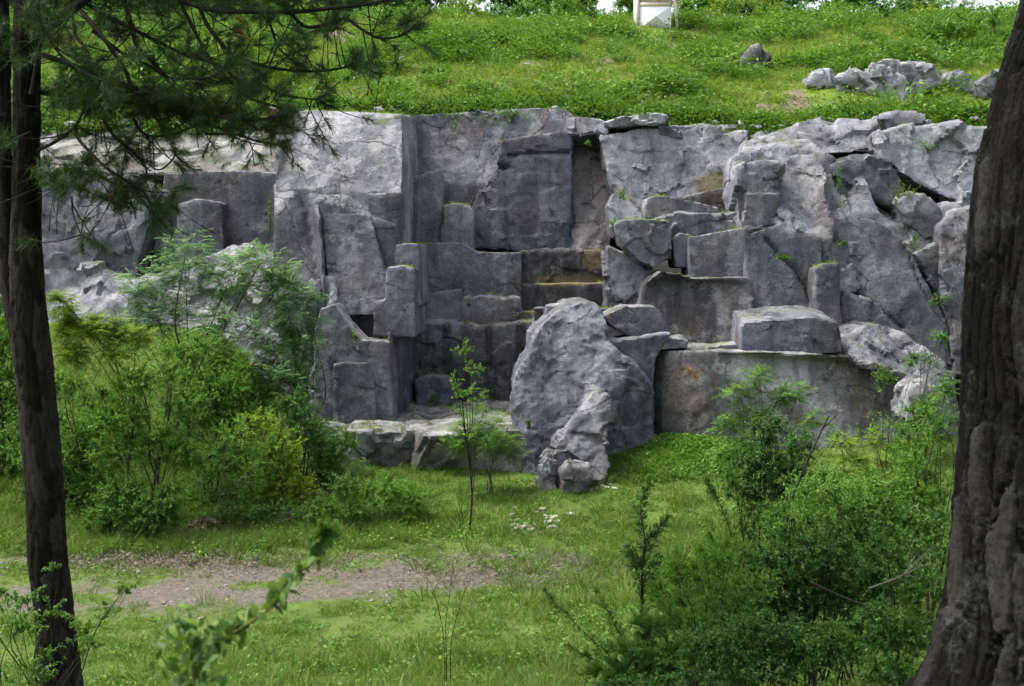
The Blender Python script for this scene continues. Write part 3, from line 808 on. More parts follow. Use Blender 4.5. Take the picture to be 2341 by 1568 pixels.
def foliage(geo, A, B, style, L, k, upright=0.3, vr=0.5):
    """clothe the twigs A -> B with leaves"""
    n = len(A)
    tw = R.random(n)
    if style == 'broad':
        i = np.repeat(np.arange(n), k)
        t = R.uniform(0.15, 1.05, len(i))[:, None]
        p = A[i] + (B[i] - A[i]) * t
        td = unit(B - A)[i]
        d = unit(td * 0.5 + rdir(len(i)) + np.array([0, 0, upright * .5]))
        nr = unit(rdir(len(i)) * 0.8 + np.array([0, 0, 1.0]))
        v = np.clip(vr * tw[i] + (1 - vr) * R.random(len(i)), 0, 1)
        l = L * R.uniform(.6, 1.25, len(i))
        geo.add(*leaf_shape(p, d, nr, l, l * .55, v))
    elif style == 'pinnate':
        m = k                                   # compound leaves per twig
        i = np.repeat(np.arange(n), m)
        t = R.uniform(0.2, 1.0, len(i))[:, None]
        p = A[i] + (B[i] - A[i]) * t
        td = unit(B - A)[i]
        d = rdir(len(i)); d[:, 2] *= 0.35
        d = unit(d + td * .7)
        RL = L * 4.5 * R.uniform(.7, 1.2, len(i))
        nr = unit(np.array([0, 0, 1.0]) + .35 * rdir(len(i)))
        s = unit(np.cross(d, nr))
        q = np.arange(6)
        tt = (q + 1) / 6.5
        vv = np.clip(vr * tw[i] + (1 - vr) * R.random(len(i)), 0, 1)
        for sg in (-1, 1):
            pp = p[:, None] + d[:, None] * (RL[:, None] * tt)[..., None] - np.array([0, 0, 1.0]) * (RL[:, None] * .25 * tt ** 2)[..., None]
            dd = unit(s[:, None] * sg + d[:, None] * .45 + 0 * pp)
            nn = np.broadcast_to(nr[:, None], pp.shape)
            geo.add(*leaf_shape(pp.reshape(-1, 3), dd.reshape(-1, 3), nn.reshape(-1, 3), L, L * .5, np.repeat(vv, 6)))
    elif style == 'juniper':
        i = np.repeat(np.arange(n), k)
        t = R.uniform(0.0, 1.0, len(i))[:, None]
        p = A[i] + (B[i] - A[i]) * t
        td = unit(B - A)[i]
        d = unit(td * 0.9 + rdir(len(i)))
        v = np.clip(vr * tw[i] + (1 - vr) * R.random(len(i)), 0, 1)
        l = L * R.uniform(.6, 1.2, len(i)) * (1.15 - .5 * t[:, 0])
        geo.add(*leaf_shape(p, d, rdir(len(i)), l, l * .38, v))
    elif style == 'needle':
        i = np.repeat(np.arange(n), k)
        t = R.uniform(0.25, 1.0, len(i))[:, None]
        p = A[i] + (B[i] - A[i]) * t
        td = unit(B - A)[i]
        d = unit(td * R.uniform(.5, 1.3, len(i))[:, None] + unit(rdir(len(i))) * .9)
        v = np.clip(vr * tw[i] + (1 - vr) * R.random(len(i)), 0, 1)
        geo.add(*blades(p, d, L * R.uniform(.7, 1.15, len(i)), .0045, v))
    elif style == 'blade':
        i = np.repeat(np.arange(n), k)
        t = R.uniform(0.0, 0.7, len(i))[:, None]
        p = A[i] + (B[i] - A[i]) * t
        td = unit(B - A)[i]
        d = unit(td + .45 * rdir(len(i)) + np.array([0, 0, upright]))
        v = np.clip(vr * tw[i] + (1 - vr) * R.random(len(i)), 0, 1)
        l = L * R.uniform(.5, 1.2, len(i))
        geo.add(*leaves(p, d, rdir(len(i)), l, l * .10, v, 0.05))

def groundD(x, y, lo=4.0, hi=31.0):
    Ds = np.linspace(lo, hi, 400)
    pts = np.array([P(x, y, d) for d in Ds])
    gz = ground_z(pts[:, 0], pts[:, 1])
    k = np.nonzero(pts[:, 2] <= gz)[0]
    return Ds[k[0]] if len(k) else hi

DENS = [5.5]
def plant(name, label, cat, D, base, blobs, style, leaf, L=.06, k=14, dens=45, bark=None, r0=.05, twig=.35, group=None, stems=1, depth=.75, fine=.006, z0=None, upright=.3, lean=0.0, extra=None, limb_up=.35, crown_name='crown'):
    """woody plant: stems from the base, limbs to each mass of foliage, twigs, leaves.  blobs: (x, y, rx, ry) in picture units at D"""
    TRI[0] = D > 13.6 or style != 'broad'
    dens *= DENS[0]
    k = int(k * 1.3)
    r0 *= .62
    b = P(base[0], base[1], D)
    b[2] = ground_z(b[0], b[1]) - .03 if z0 is None else z0
    t = thing(name, label, cat, tuple(b), group)
    px = D / F0
    wood, crown = Geo(), Geo()
    flow = Geo()
    ends = []
    for (x, y, rx, ry, *o) in blobs:
        c = P(x, y, D) - b
        c[1] += (o[0] if o else R.uniform(-.3, .3))
        ends.append((c, np.array([rx * px, max(.08, depth * .5 * (rx + ry) * px), ry * px])))
    # stems
    hs = max(e[0][2] for e in ends)
    stem_paths = []
    for s in range(stems):
        order = sorted(ends, key=lambda e: e[0][2])
        tgt = order[-1 - (s % len(order))][0]
        mid = tgt * np.array([.25, .25, .5]) + R.normal(size=3) * .06 * hs
        o0 = np.array([R.uniform(-.08, .08), R.uniform(-.08, .08), 0]) * (stems > 1)
        pth = spline([o0, (o0 + mid) / 2 + R.normal(size=3) * .03 * hs, mid, (mid + tgt) / 2 + R.normal(size=3) * .04 * hs, tgt], 16)
        stem_paths.append(pth)
        wood.tube(pth, np.linspace(r0, r0 * .25, 16), 7)
    allA, allB = [], []
    for (c, r) in ends:
        sp = stem_paths[R.integers(len(stem_paths))]
        kk = int(np.clip(np.argmin(np.abs(sp[:, 2] - c[2] * limb_up)), 1, len(sp) - 2))
        a = sp[kk]
        m = (a + c) / 2 + np.array([0, 0, .10 * np.linalg.norm(c - a)]) + R.normal(size=3) * .05
        lp = bez(a, m, c, 9)
        rl = r0 * (.5 - .25 * kk / 16)
        wood.tube(lp, np.linspace(rl, rl * .3, 9), 5)
        vol = 4.19 * r[0] * r[1] * r[2]
        n = int(max(6, dens * vol))
        u = rdir(n) * (R.random(n) ** (1 / 2.3))[:, None]
        e = c + u * r * (1 + .25 * pnoise(u * 2.5 + c * 3))[:, None]
        nb = max(2, n // 11)
        hubs = c + (e[:nb] - c) * .55
        hubs[:, 2] -= .1 * r[2]
        for h in hubs:
            s0 = lp[R.integers(4, 9)]
            wood.tube(bez(s0, (s0 + h) / 2 + R.normal(size=3) * .04, h, 4), [rl * .35, rl * .28, rl * .22, fine], 4)
        hi_ = np.argmin(((e[:, None] - hubs[None]) ** 2).sum(-1), 1)
        h = hubs[hi_]
        ln = np.linalg.norm(e - h, axis=1, keepdims=True)
        A = e - (e - h) / (ln + 1e-6) * np.minimum(ln, twig)
        wd = np.minimum(fine, .004)
        for q in range(0, n, 6):
            wood.tube(np.array([h[q], e[q]]), [fine * .8, fine * .3], 3)
        allA.append(A); allB.append(e)
    A = np.concatenate(allA); B = np.concatenate(allB)
    foliage(crown, A, B, style, L, k, upright)
    link('trunk', wood.mesh('trunk', True), bark or M_BARK, t)
    link(crown_name, crown.mesh('crown'), LEAF[leaf], t)
    if extra:
        for (nm, st, lf, l2, k2, frac) in extra:
            g = Geo()
            sel = R.random(len(A)) < frac
            foliage(g, A[sel], B[sel], st, l2, k2)
            link(nm, g.mesh(nm), LEAF[lf], t)
    return t

def shoot_plant(name, label, cat, D, base, shoots, leaf, L=.03, step=60, reach=.16, k=30, r0=.008, group=None, style='juniper'):
    """upright or arching shoots closely clothed in short twigs; shoots are lines in picture units at D"""
    b = P(base[0], base[1], D)
    b[2] = ground_z(b[0], b[1]) - .03
    t = thing(name, label, cat, tuple(b), group)
    TRI[0] = True
    wood, crown = Geo(), Geo()
    A, B = [], []
    for sh in shoots:
        off = R.uniform(-.12, .12)
        p = spline([np.array([0, off * .3, 0])] + [P(x, y, D + off) - b for (x, y) in sh], 40)
        wood.tube(p, np.linspace(r0, r0 * .25, 40), 5)
        n0 = 8
        ln = np.linalg.norm(np.diff(p[n0:], axis=0), axis=1).sum()
        for q in range(int(ln * step)):
            u = R.random()
            i = int(n0 + u * (39 - n0))
            td = unit(p[min(39, i + 1)] - p[i - 1])
            d = unit(td * .8 + rdir(1)[0] * .9) * reach * (1.15 - .8 * u) * R.uniform(.4, 1.2)
            wood.tube(np.array([p[i], p[i] + d]), [r0 * .3, r0 * .1], 3)
            A.append(p[i] + d * .15); B.append(p[i] + d)
    foliage(crown, np.array(A), np.array(B), style, L, k, .4)
    link('stem', wood.mesh('stem', True), M_TWIG, t)
    link('leaves', crown.mesh('leaves'), LEAF[leaf], t)
    return t

TRI[0] = False
# ---- left cluster of small trees and shrubs
G_L = 'trees and shrubs in front of the left part of the cliff'
plant('locust_tree', 'airy blue green feathery tree in front of the left cliff wall', 'tree', 24.5, (430, 1050), [(420, 590, 90, 70), (330, 650, 90, 60), (520, 640, 95, 75), (600, 600, 70, 60), (650, 680, 85, 90), (400, 720, 110, 60), (540, 760, 110, 70), (660, 800, 80, 70), (300, 740, 60, 60)], 'pinnate', 'blue', .06, 5, 11, r0=.06, stems=3, group=G_L)
plant('broadleaf_sapling', 'yellow green layered sapling just right of the slim pine trunk', 'tree', 21.6, (290, 1190), [(150, 740, 50, 40), (230, 745, 60, 34), (310, 770, 50, 26), (150, 690, 36, 30), (170, 810, 50, 30), (270, 800, 40, 22)], 'pinnate', 'yellow', .05, 7, 70, r0=.045, group=G_L, limb_up=.55)
plant('shrub_tree', 'bright green small tree with forked stem above a dark leafy base', 'tree', 21.5, (345, 1215), [(330, 870, 80, 50), (410, 930, 70, 50), (280, 950, 90, 55), (360, 1010, 100, 55), (430, 1040, 60, 50), (250, 1040, 70, 60), (390, 850, 50, 40)], 'broad', 'fresh', .055, 18, 60, r0=.055, stems=2, group=G_L)
plant('shrub', 'dark green bush at the foot of the forked small tree', 'shrub', 21.0, (320, 1235), [(280, 1150, 80, 80), (360, 1170, 80, 70), (225, 1190, 50, 50), (400, 1130, 40, 60)], 'broad', 'mid', .05, 20, 90, r0=.03, stems=4, group=G_L)
plant('shrub', 'green bush directly behind the slim pine trunk', 'shrub', 23.0, (150, 1180), [(130, 980, 80, 70), (190, 1050, 70, 70), (120, 1110, 90, 60), (60, 1000, 60, 90), (210, 920, 60, 50)], 'broad', 'mid', .055, 18, 70, r0=.04, stems=4, group=G_L)
plant('shrub', 'leafy green bush at the far left edge of the picture', 'shrub', 24.0, (10, 1170), [(10, 760, 60, 90), (5, 900, 70, 90), (20, 1040, 70, 80), (-30, 1120, 80, 50), (10, 650, 40, 50)], 'broad', 'fresh', .06, 18, 55, r0=.05, stems=3, group=G_L)
plant('shrub', 'green twiggy bush with pale bare stems', 'shrub', 22.0, (520, 1200), [(470, 1080, 60, 80), (530, 1000, 70, 60), (560, 1100, 60, 70), (610, 1040, 60, 70)], 'broad', 'fresh', .045, 12, 60, bark=M_BARKG, r0=.025, stems=7, group=G_L)
plant('shrub', 'yellowish green rounded bush left of the stone ledge', 'shrub', 22.5, (640, 1190), [(590, 970, 60, 45), (650, 1010, 60, 50), (640, 1090, 70, 70), (690, 1130, 60, 60)], 'broad', 'yellow', .05, 15, 65, r0=.03, stems=4, group=G_L)
plant('shrub', 'deep green bush below the stepped stone tower', 'shrub', 23.2, (740, 1140), [(700, 980, 60, 50), (750, 1030, 60, 55), (790, 1010, 40, 35), (730, 1080, 70, 50), (670, 920, 50, 40)], 'broad', 'mid', .05, 16, 80, r0=.03, stems=4, group=G_L)
plant('flowering_shrub', 'feathery bush with yellow blossom among the left trees', 'shrub', 23.5, (530, 1120), [(510, 830, 50, 50), (560, 850, 45, 50), (480, 900, 70, 50), (580, 920, 60, 45)], 'pinnate', 'fresh', .05, 4, 40, r0=.03, stems=3, group=G_L, extra=[('blossom', 'broad', 'flower', .045, 5, .30)])
plant('shrub', 'thin grey green shrub leaning over towards the stone tower', 'shrub', 24.5, (690, 960), [(640, 640, 60, 40), (700, 690, 45, 40), (660, 750, 50, 50), (720, 740, 30, 40)], 'pinnate', 'blue', .05, 4, 28, r0=.03, stems=3, group=G_L)
plant('shrub', 'green thicket between the feathery tree and the yellow bush', 'shrub', 24.0, (560, 1060), [(470, 860, 90, 60), (600, 870, 90, 60), (690, 860, 50, 60), (520, 950, 80, 50)], 'broad', 'mid', .05, 14, 50, r0=.03, stems=4, group=G_L)
plant('shrub', 'light green low spreading shrub in front of the stone ledge', 'shrub', 21.8, (880, 1235), [(800, 1160, 60, 55), (870, 1130, 70, 50), (940, 1150, 60, 55), (900, 1190, 70, 35), (830, 1200, 50, 30)], 'broad', 'fresh', .045, 16, 100, r0=.022, stems=6, group=G_L)
plant('shrub', 'broad light green thicket left of the forked small tree', 'shrub', 22.5, (170, 1200), [(160, 880, 80, 50), (210, 980, 90, 60), (130, 1040, 80, 60), (220, 1110, 90, 60), (150, 1170, 90, 40)], 'broad', 'fresh', .05, 16, 75, r0=.035, stems=5, group=G_L)
plant('shrub', 'soft green leafy mass in the middle of the left thicket', 'shrub', 23.0, (480, 1180), [(420, 800, 90, 50), (500, 880, 90, 60), (430, 960, 90, 60), (560, 960, 90, 60), (500, 1050, 100, 60), (610, 1120, 80, 60), (470, 1140, 80, 50)], 'broad', 'fresh', .05, 15, 55, r0=.035, stems=6, group=G_L)
plant('shrub', 'pale blue green bush low in front of the tower foot', 'shrub', 24.0, (690, 1100), [(640, 880, 70, 60), (690, 950, 60, 60), (620, 800, 60, 50), (740, 1000, 60, 50), (780, 1060, 60, 40)], 'pinnate', 'blue', .045, 5, 30, r0=.03, stems=4, group=G_L)
plant('shrub', 'rough grassy bush along the edge of the clearing below the left trees', 'shrub', 21.6, (600, 1215), [(540, 1170, 70, 40), (640, 1180, 80, 36), (730, 1170, 70, 40), (790, 1110, 60, 40)], 'broad', 'mid', .045, 16, 80, r0=.02, stems=6, group=G_L)
plant('sapling', 'slender sapling with sparse leaves and bent dark stem in the clearing', 'tree', 21.4, (1072, 1240), [(1060, 800, 32, 30), (1080, 845, 36, 30), (1040, 870, 34, 30), (1075, 900, 50, 30), (1105, 940, 30, 26), (1050, 945, 40, 24), (1085, 985, 46, 24)], 'broad', 'fresh', .05, 11, 50, r0=.035, bark=M_TWIG, twig=.2)
plant('shrub', 'thin wispy green shrub behind the slender sapling', 'shrub', 23.6, (1120, 1085), [(1060, 1000, 60, 40), (1140, 1020, 60, 40), (1100, 960, 60, 36), (1170, 1045, 40, 30)], 'pinnate', 'fresh', .04, 4, 55, r0=.02, stems=4)
plant('bare_shrub', 'small leafless twiggy shrub left of the sapling base', 'shrub', 21.4, (1045, 1225), [(1000, 1140, 30, 40), (1050, 1150, 26, 50), (1095, 1130, 26, 50)], 'broad', 'mid', .03, 2, 60, r0=.014, stems=4, bark=M_TWIG)

# ---- right of the clearing
G_R = 'shrubs in front of the curved ledge'
plant('locust_sapling', 'light feathery sapling rising in front of the curved ledge', 'tree', 20.5, (1760, 1120), [(1740, 860, 50, 30), (1690, 900, 50, 28), (1790, 910, 55, 32), (1720, 950, 55, 30), (1660, 970, 50, 30), (1700, 1010, 60, 35), (1830, 900, 40, 26), (1850, 960, 46, 26), (1660, 1040, 46, 32)], 'pinnate', 'fresh', .04, 6, 60, r0=.025, stems=3, group=G_R)
plant('shrub', 'dense dark green bush in front of the curved ledge', 'shrub', 19.0, (1760, 1190), [(1760, 980, 60, 55), (1820, 1010, 50, 55), (1740, 1060, 80, 60), (1810, 1090, 70, 55), (1690, 1110, 60, 50), (1760, 1150, 90, 50)], 'broad', 'dark', .042, 20, 130, r0=.03, stems=4, group=G_R)
plant('shrub', 'low dark green bush beside the grassy slope right of the pier', 'shrub', 17.5, (1880, 1230), [(1860, 1140, 80, 60), (1940, 1160, 80, 50), (1790, 1190, 80, 50), (1900, 1090, 50, 40)], 'broad', 'mid', .040, 18, 110, r0=.025, stems=4, group=G_R)
plant('small_tree', 'yellow green flat topped little tree with a dark leaning stem', 'tree', 18.0, (1990, 1190), [(1930, 1010, 40, 22), (1990, 1000, 50, 26), (2050, 1020, 46, 22), (1960, 1050, 60, 26), (2030, 1060, 50, 24), (1920, 1080, 46, 24)], 'pinnate', 'yellow', .032, 5, 90, r0=.03, group=G_R)
plant('shrub', 'leafy green bush hugging the big tree trunk', 'shrub', 15.0, (2120, 1230), [(2110, 1060, 80, 90), (2130, 960, 60, 70), (2080, 1150, 90, 70), (2140, 880, 46, 50), (2040, 1120, 70, 50), (2160, 1140, 60, 90)], 'broad', 'fresh', .035, 16, 110, r0=.03, stems=4, group=G_R)
plant('shrub', 'sprays of dark leaves beside the pale outcrop and big trunk', 'shrub', 17.0, (2100, 1150), [(2030, 860, 40, 44), (2090, 930, 56, 46), (2140, 770, 40, 30), (2156, 690, 32, 30), (2120, 830, 50, 36), (2080, 1000, 70, 50)], 'broad', 'mid', .045, 14, 90, r0=.02, stems=4, group=G_R)
plant('shrub', 'airy green shrub veiling the right end of the curved ledge', 'shrub', 18.0, (2010, 1170), [(1930, 1010, 70, 50), (2020, 980, 70, 60), (2100, 950, 60, 60), (1980, 1080, 90, 50), (2080, 1060, 80, 60), (2140, 900, 46, 50)], 'broad', 'fresh', .038, 12, 55, r0=.025, stems=6, group=G_R)
# ---- dark shrubs of the near slope, bottom right
G_N = 'shrubs on the near slope'
plant('shrub', 'broom like green bush with pale spiky shoots at the edge of the clearing', 'shrub', 11.0, (1640, 1500), [(1590, 1300, 80, 60), (1660, 1260, 70, 60), (1560, 1380, 90, 60), (1660, 1360, 90, 70), (1720, 1300, 60, 50), (1620, 1450, 120, 60)], 'blade', 'fresh', .10, 26, 170, r0=.02, stems=6, group=G_N, upright=.7, twig=.25)
shoot_plant('juniper', 'dark narrow juniper shoot standing against the clearing grass', 'shrub', 11.5, (1470, 1420), [[(1466, 1340), (1474, 1240), (1464, 1160), (1486, 1098)], [(1468, 1330), (1452, 1290), (1432, 1250)], [(1470, 1280), (1496, 1220), (1528, 1180)], [(1470, 1350), (1490, 1310), (1506, 1270)]], 'dark', .032, 85, .19, 16, .009, G_N)
shoot_plant('shrub', 'long dark shoots arching out over the clearing towards the left', 'shrub', 10.0, (1420, 1560), [[(1400, 1520), (1350, 1460), (1290, 1400), (1240, 1345)], [(1430, 1500), (1400, 1420), (1360, 1340)], [(1390, 1540), (1340, 1500), (1290, 1470)]], 'mid', .030, 70, .13, 14, .006, G_N)
shoot_plant('shrub', 'spiky dark shrub with tall thin shoots at the edge of the clearing', 'shrub', 12.0, (1700, 1380), [[(1690, 1300), (1670, 1220), (1640, 1140), (1612, 1096)], [(1700, 1280), (1694, 1200), (1684, 1130), (1670, 1080)], [(1710, 1300), (1720, 1220), (1740, 1150)], [(1690, 1330), (1650, 1260), (1620, 1220)]], 'mid', .032, 80, .18, 16, .008, G_N)
shoot_plant('shrub', 'upright feathery shoots in front of the dark slope bushes', 'shrub', 9.8, (1600, 1540), [[(1590, 1450), (1570, 1360), (1540, 1280)], [(1610, 1440), (1620, 1340), (1604, 1250)], [(1640, 1440), (1660, 1330), (1680, 1240)], [(1570, 1480), (1530, 1400), (1490, 1350)], [(1660, 1460), (1710, 1360), (1740, 1300)]], 'fresh', .034, 80, .2, 16, .006, G_N)
plant('shrub', 'tall dense green bush rising between the clearing and the big trunk', 'shrub', 13.0, (1860, 1400), [(1800, 1180, 90, 70), (1900, 1150, 90, 70), (2000, 1170, 100, 70), (1850, 1260, 130, 70), (1980, 1270, 120, 70), (1740, 1260, 80, 60), (2090, 1220, 90, 90)], 'broad', 'mid', .034, 18, 110, r0=.02, stems=5, group=G_N, twig=.22, fine=.004, bark=M_TWIG)
plant('shrub', 'feathery bright bush with arching shoots at the edge of the near slope', 'shrub', 10.2, (1600, 1520), [(1560, 1330, 90, 50), (1640, 1290, 80, 60), (1540, 1420, 100, 60), (1640, 1400, 110, 70), (1700, 1340, 80, 60), (1480, 1470, 80, 50)], 'juniper', 'fresh', .05, 26, 130, r0=.02, stems=6, group=G_N, twig=.25, fine=.004, bark=M_TWIG)
for (lab, D, bx, bl, lf) in [
    ('wide dark bush closing the gap left of the big trunk', 15.0, 1950, [(1880, 1120, 90, 50), (1980, 1110, 100, 50), (2070, 1120, 90, 60), (1930, 1190, 120, 50), (2050, 1200, 110, 60), (1820, 1180, 90, 50)], 'fresh'),
    ('lush green bush at the lower right filling the slope', 11.0, 1900, [(1760, 1380, 110, 60), (1880, 1340, 110, 70), (2000, 1320, 110, 70), (2090, 1300, 80, 80), (1830, 1440, 130, 60), (1960, 1430, 130, 70)], 'dark'),
    ('green bush spreading towards the clearing at the lower right', 9.6, 1620, [(1500, 1440, 80, 45), (1600, 1450, 100, 50), (1700, 1440, 110, 60), (1560, 1510, 110, 50), (1680, 1520, 120, 50), (1440, 1510, 80, 40)], 'mid'),
    ('shadowed bush along the bottom edge of the picture', 8.2, 1800, [(1560, 1545, 100, 40), (1680, 1530, 110, 45), (1800, 1520, 120, 50), (1920, 1510, 110, 55), (2030, 1500, 90, 60), (1380, 1560, 90, 30)], 'dark'),
]:
    plant('shrub', lab, 'shrub', D, (bx, 1500), bl, 'broad', lf, .034, 16, 120, r0=.02, stems=5, group=G_N, twig=.22, fine=.004, bark=M_TWIG)
for (lab, D, bx, bl, st, lf, L, k, dn) in [
    ('dark fine leaved bush filling the slope below the spiky shoots', 10.5, 1850, [(1800, 1300, 110, 60), (1900, 1270, 100, 60), (1850, 1370, 130, 70), (1960, 1340, 110, 70)], 'broad', 'dark', .03, 22, 260),
    ('deep green bush near the foot of the big trunk', 9.0, 2060, [(2040, 1270, 90, 60), (2100, 1350, 80, 80), (2000, 1400, 120, 70), (2080, 1460, 80, 80)], 'broad', 'mid', .03, 20, 260),
    ('low dark bush at the bottom edge right of centre', 8.5, 1700, [(1650, 1480, 110, 60), (1760, 1440, 120, 70), (1850, 1490, 120, 70), (1720, 1540, 160, 50)], 'broad', 'dark', .028, 20, 300),
    ('tangled green bush at the bottom beside the flared trunk root', 8.0, 1980, [(1930, 1500, 110, 70), (2030, 1530, 90, 60), (1880, 1560, 120, 50)], 'broad', 'mid', .028, 20, 300),
    ('feathery grass green bush at the bottom right of the clearing', 9.5, 1480, [(1480, 1430, 60, 60), (1440, 1490, 90, 50), (1530, 1500, 100, 60), (1400, 1550, 110, 40)], 'blade', 'mid', .08, 22, 330),
    ('shaded bush behind the fine leaved one', 13.5, 1960, [(1900, 1200, 90, 50), (2000, 1210, 100, 50), (2090, 1190, 70, 60), (1830, 1230, 60, 40)], 'broad', 'dark', .034, 20, 170),
]:
    plant('shrub', lab, 'shrub', D, (bx, 1500), bl, st, lf, L, k, dn, r0=.02, stems=5, group=G_N, twig=.22, fine=.004, bark=M_TWIG)
# foot of the slim pine
plant('shrub', 'low leafy twigs in front of the slim pine at the bottom left corner', 'shrub', 7.6, (30, 1640), [(40, 1420, 60, 36), (10, 1490, 60, 44), (110, 1500, 70, 40), (60, 1550, 80, 36), (190, 1490, 44, 22)], 'broad', 'mid', .03, 14, 120, r0=.012, stems=5, twig=.16, fine=.003, bark=M_TWIG)
plant('shrub', 'bushy dark green growth at the bottom edge right of centre', 'shrub', 9.0, (1500, 1560), [(1440, 1500, 60, 34), (1520, 1480, 70, 44), (1600, 1440, 80, 50), (1480, 1550, 90, 34), (1680, 1400, 80, 50), (1740, 1330, 80, 50)], 'broad', 'mid', .03, 16, 110, r0=.012, stems=6, group=G_N, twig=.18, fine=.003, bark=M_TWIG)
plant('shrub', 'leafy hawthorn bush around the foot of the slim pine trunk', 'shrub', 8.2, (90, 1600), [(60, 1360, 80, 40), (130, 1390, 60, 36), (40, 1450, 70, 50), (160, 1440, 60, 40), (220, 1420, 50, 22), (255, 1370, 34, 16), (110, 1310, 60, 26), (210, 1460, 50, 20), (60, 1530, 90, 40), (20, 1330, 40, 24)], 'broad', 'mid', .03, 16, 190, r0=.014, stems=5, twig=.18, fine=.003, bark=M_TWIG)


# ------------------------------------------------------------------ grass (scattered tufts)
def tuft(n, h, rad, w, leaf, lean=.35, seeds=0):
    g = Geo()
    a = R.uniform(0, 2 * np.pi, n)
    r = rad * np.sqrt(R.random(n))
    p = np.stack([r * np.cos(a), r * np.sin(a), np.zeros(n) - .01], 1)
    H = h * R.uniform(.45, 1.1, n)
    d = unit(np.stack([np.cos(a) * lean, np.sin(a) * lean, np.ones(n)], 1) + .3 * rdir(n))
    d[:, 2] = np.abs(d[:, 2])
    s = unit(np.cross(d, rdir(n)))
    m = p + d * (H * .55)[:, None]
    bend = np.stack([np.cos(a), np.sin(a), np.full(n, -.5)], 1) * (H * .22)[:, None]
    t = p + d * H[:, None] + bend
    W = (w * R.uniform(.6, 1.2, n))[:, None]
    V = np.stack([p - s * W * .5, p + s * W * .5, m + s * W * .4, t, m - s * W * .4], 1).reshape(-1, 3)
    i = np.arange(n)[:, None] * 5
    v = np.repeat(np.clip(R.normal(.5, .22, n), 0, 1), 5)
    g.V.append(V); g.A.append(v); g.n += len(V)
    g.F4.append(i + np.array([[0, 1, 2, 4]])); g.F3.append(i + np.array([[4, 2, 3]]))
    me = g.mesh('tuft')
    me.materials.append(LEAF[leaf])
    return bpy.data.objects.new('tuft', me)

def weed(n, h, rad, L, leaf):
    g = Geo()
    p = np.stack([R.normal(0, rad, n), R.normal(0, rad, n), R.uniform(0, h, n)], 1)
    d = unit(np.stack([p[:, 0], p[:, 1], np.full(n, .05)], 1) + .05 * rdir(n) + .6 * rdir(n) * .2)
    nr = unit(np.array([0, 0, 1.]) + .5 * rdir(n))
    l = L * R.uniform(.6, 1.2, n)
    g.add(*leaves(p, d, nr, l, l * .6, R.random(n)))
    me = g.mesh('tuft')
    me.materials.append(LEAF[leaf])
    return bpy.data.objects.new('tuft', me)

def pebble(r, mat):
    bm = bmesh.new()
    bmesh.ops.create_icosphere(bm, subdivisions=2, radius=r)
    o = R.normal(size=3) * 5
    for v in bm.verts:
        q = np.array(v.co) / r
        v.co *= 1 + .35 * pnoise((q * 1.1 + o)[None])[0]
        v.co.z *= .55
    me = bpy.data.meshes.new('pebble')
    bm.to_mesh(me); bm.free()
    me.materials.append(mat)
    return bpy.data.objects.new('pebble', me)

def scatter(name, label, cat, pts, scl, protos, pick=None, tilt=.12):
    c = bpy.data.collections.new(name + '_tufts')
    for o in protos:
        c.objects.link(o)
    n = len(pts)
    me = bpy.data.meshes.new(name)
    me.vertices.add(n)
    me.vertices.foreach_set('co', np.ascontiguousarray(pts, np.float32).ravel())
    rot = np.stack([R.normal(0, tilt, n), R.normal(0, tilt, n), R.uniform(0, 6.283, n)], 1)
    a = me.attributes.new('rot', 'FLOAT_VECTOR', 'POINT'); a.data.foreach_set('vector', rot.astype(np.float32).ravel())
    a = me.attributes.new('scl', 'FLOAT', 'POINT'); a.data.foreach_set('value', np.asarray(scl, np.float32))
    pk = R.integers(0, len(protos), n) if pick is None else pick
    a = me.attributes.new('pick', 'INT', 'POINT'); a.data.foreach_set('value', np.asarray(pk, np.int32))
    o = link(name, me)
    ng = bpy.data.node_groups.new(name, 'GeometryNodeTree')
    ng.interface.new_socket('Geometry', in_out='INPUT', socket_type='NodeSocketGeometry')
    ng.interface.new_socket('Geometry', in_out='OUTPUT', socket_type='NodeSocketGeometry')
    N, Lk = ng.nodes, ng.links
    gi, go = N.new('NodeGroupInput'), N.new('NodeGroupOutput')
    ip = N.new('GeometryNodeInstanceOnPoints')
    ci = N.new('GeometryNodeCollectionInfo')
    ci.inputs['Collection'].default_value = c
    ci.inputs['Separate Children'].default_value = True
    ci.inputs['Reset Children'].default_value = True
    def na(nm, typ):
        x = N.new('GeometryNodeInputNamedAttribute'); x.data_type = typ; x.inputs['Name'].default_value = nm
        return x.outputs['Attribute']
    Lk.new(gi.outputs[0], ip.inputs['Points'])
    Lk.new(ci.outputs[0], ip.inputs['Instance'])
    ip.inputs['Pick Instance'].default_value = True
    Lk.new(na('pick', 'INT'), ip.inputs['Instance Index'])
    er = N.new('FunctionNodeEulerToRotation')
    Lk.new(na('rot', 'FLOAT_VECTOR'), er.inputs[0])
    Lk.new(er.outputs[0], ip.inputs['Rotation'])
    Lk.new(na('scl', 'FLOAT'), ip.inputs['Scale'])
    Lk.new(ip.outputs[0], go.inputs[0])
    md = o.modifiers.new('scatter', 'NODES')
    md.node_group = ng
    return tag(o, label, cat, kind='stuff')

def wedge(n, y0, y1, pad=1.0, half=.47):
    y = np.sqrt(R.uniform(y0 ** 2, y1 ** 2, n))
    x = R.uniform(-1, 1, n) * (half * y + pad)
    return x, y

def clump_noise(x, y, f, o):
    return fbm(np.stack([x * f, y * f, x * 0 + o], -1), 3)

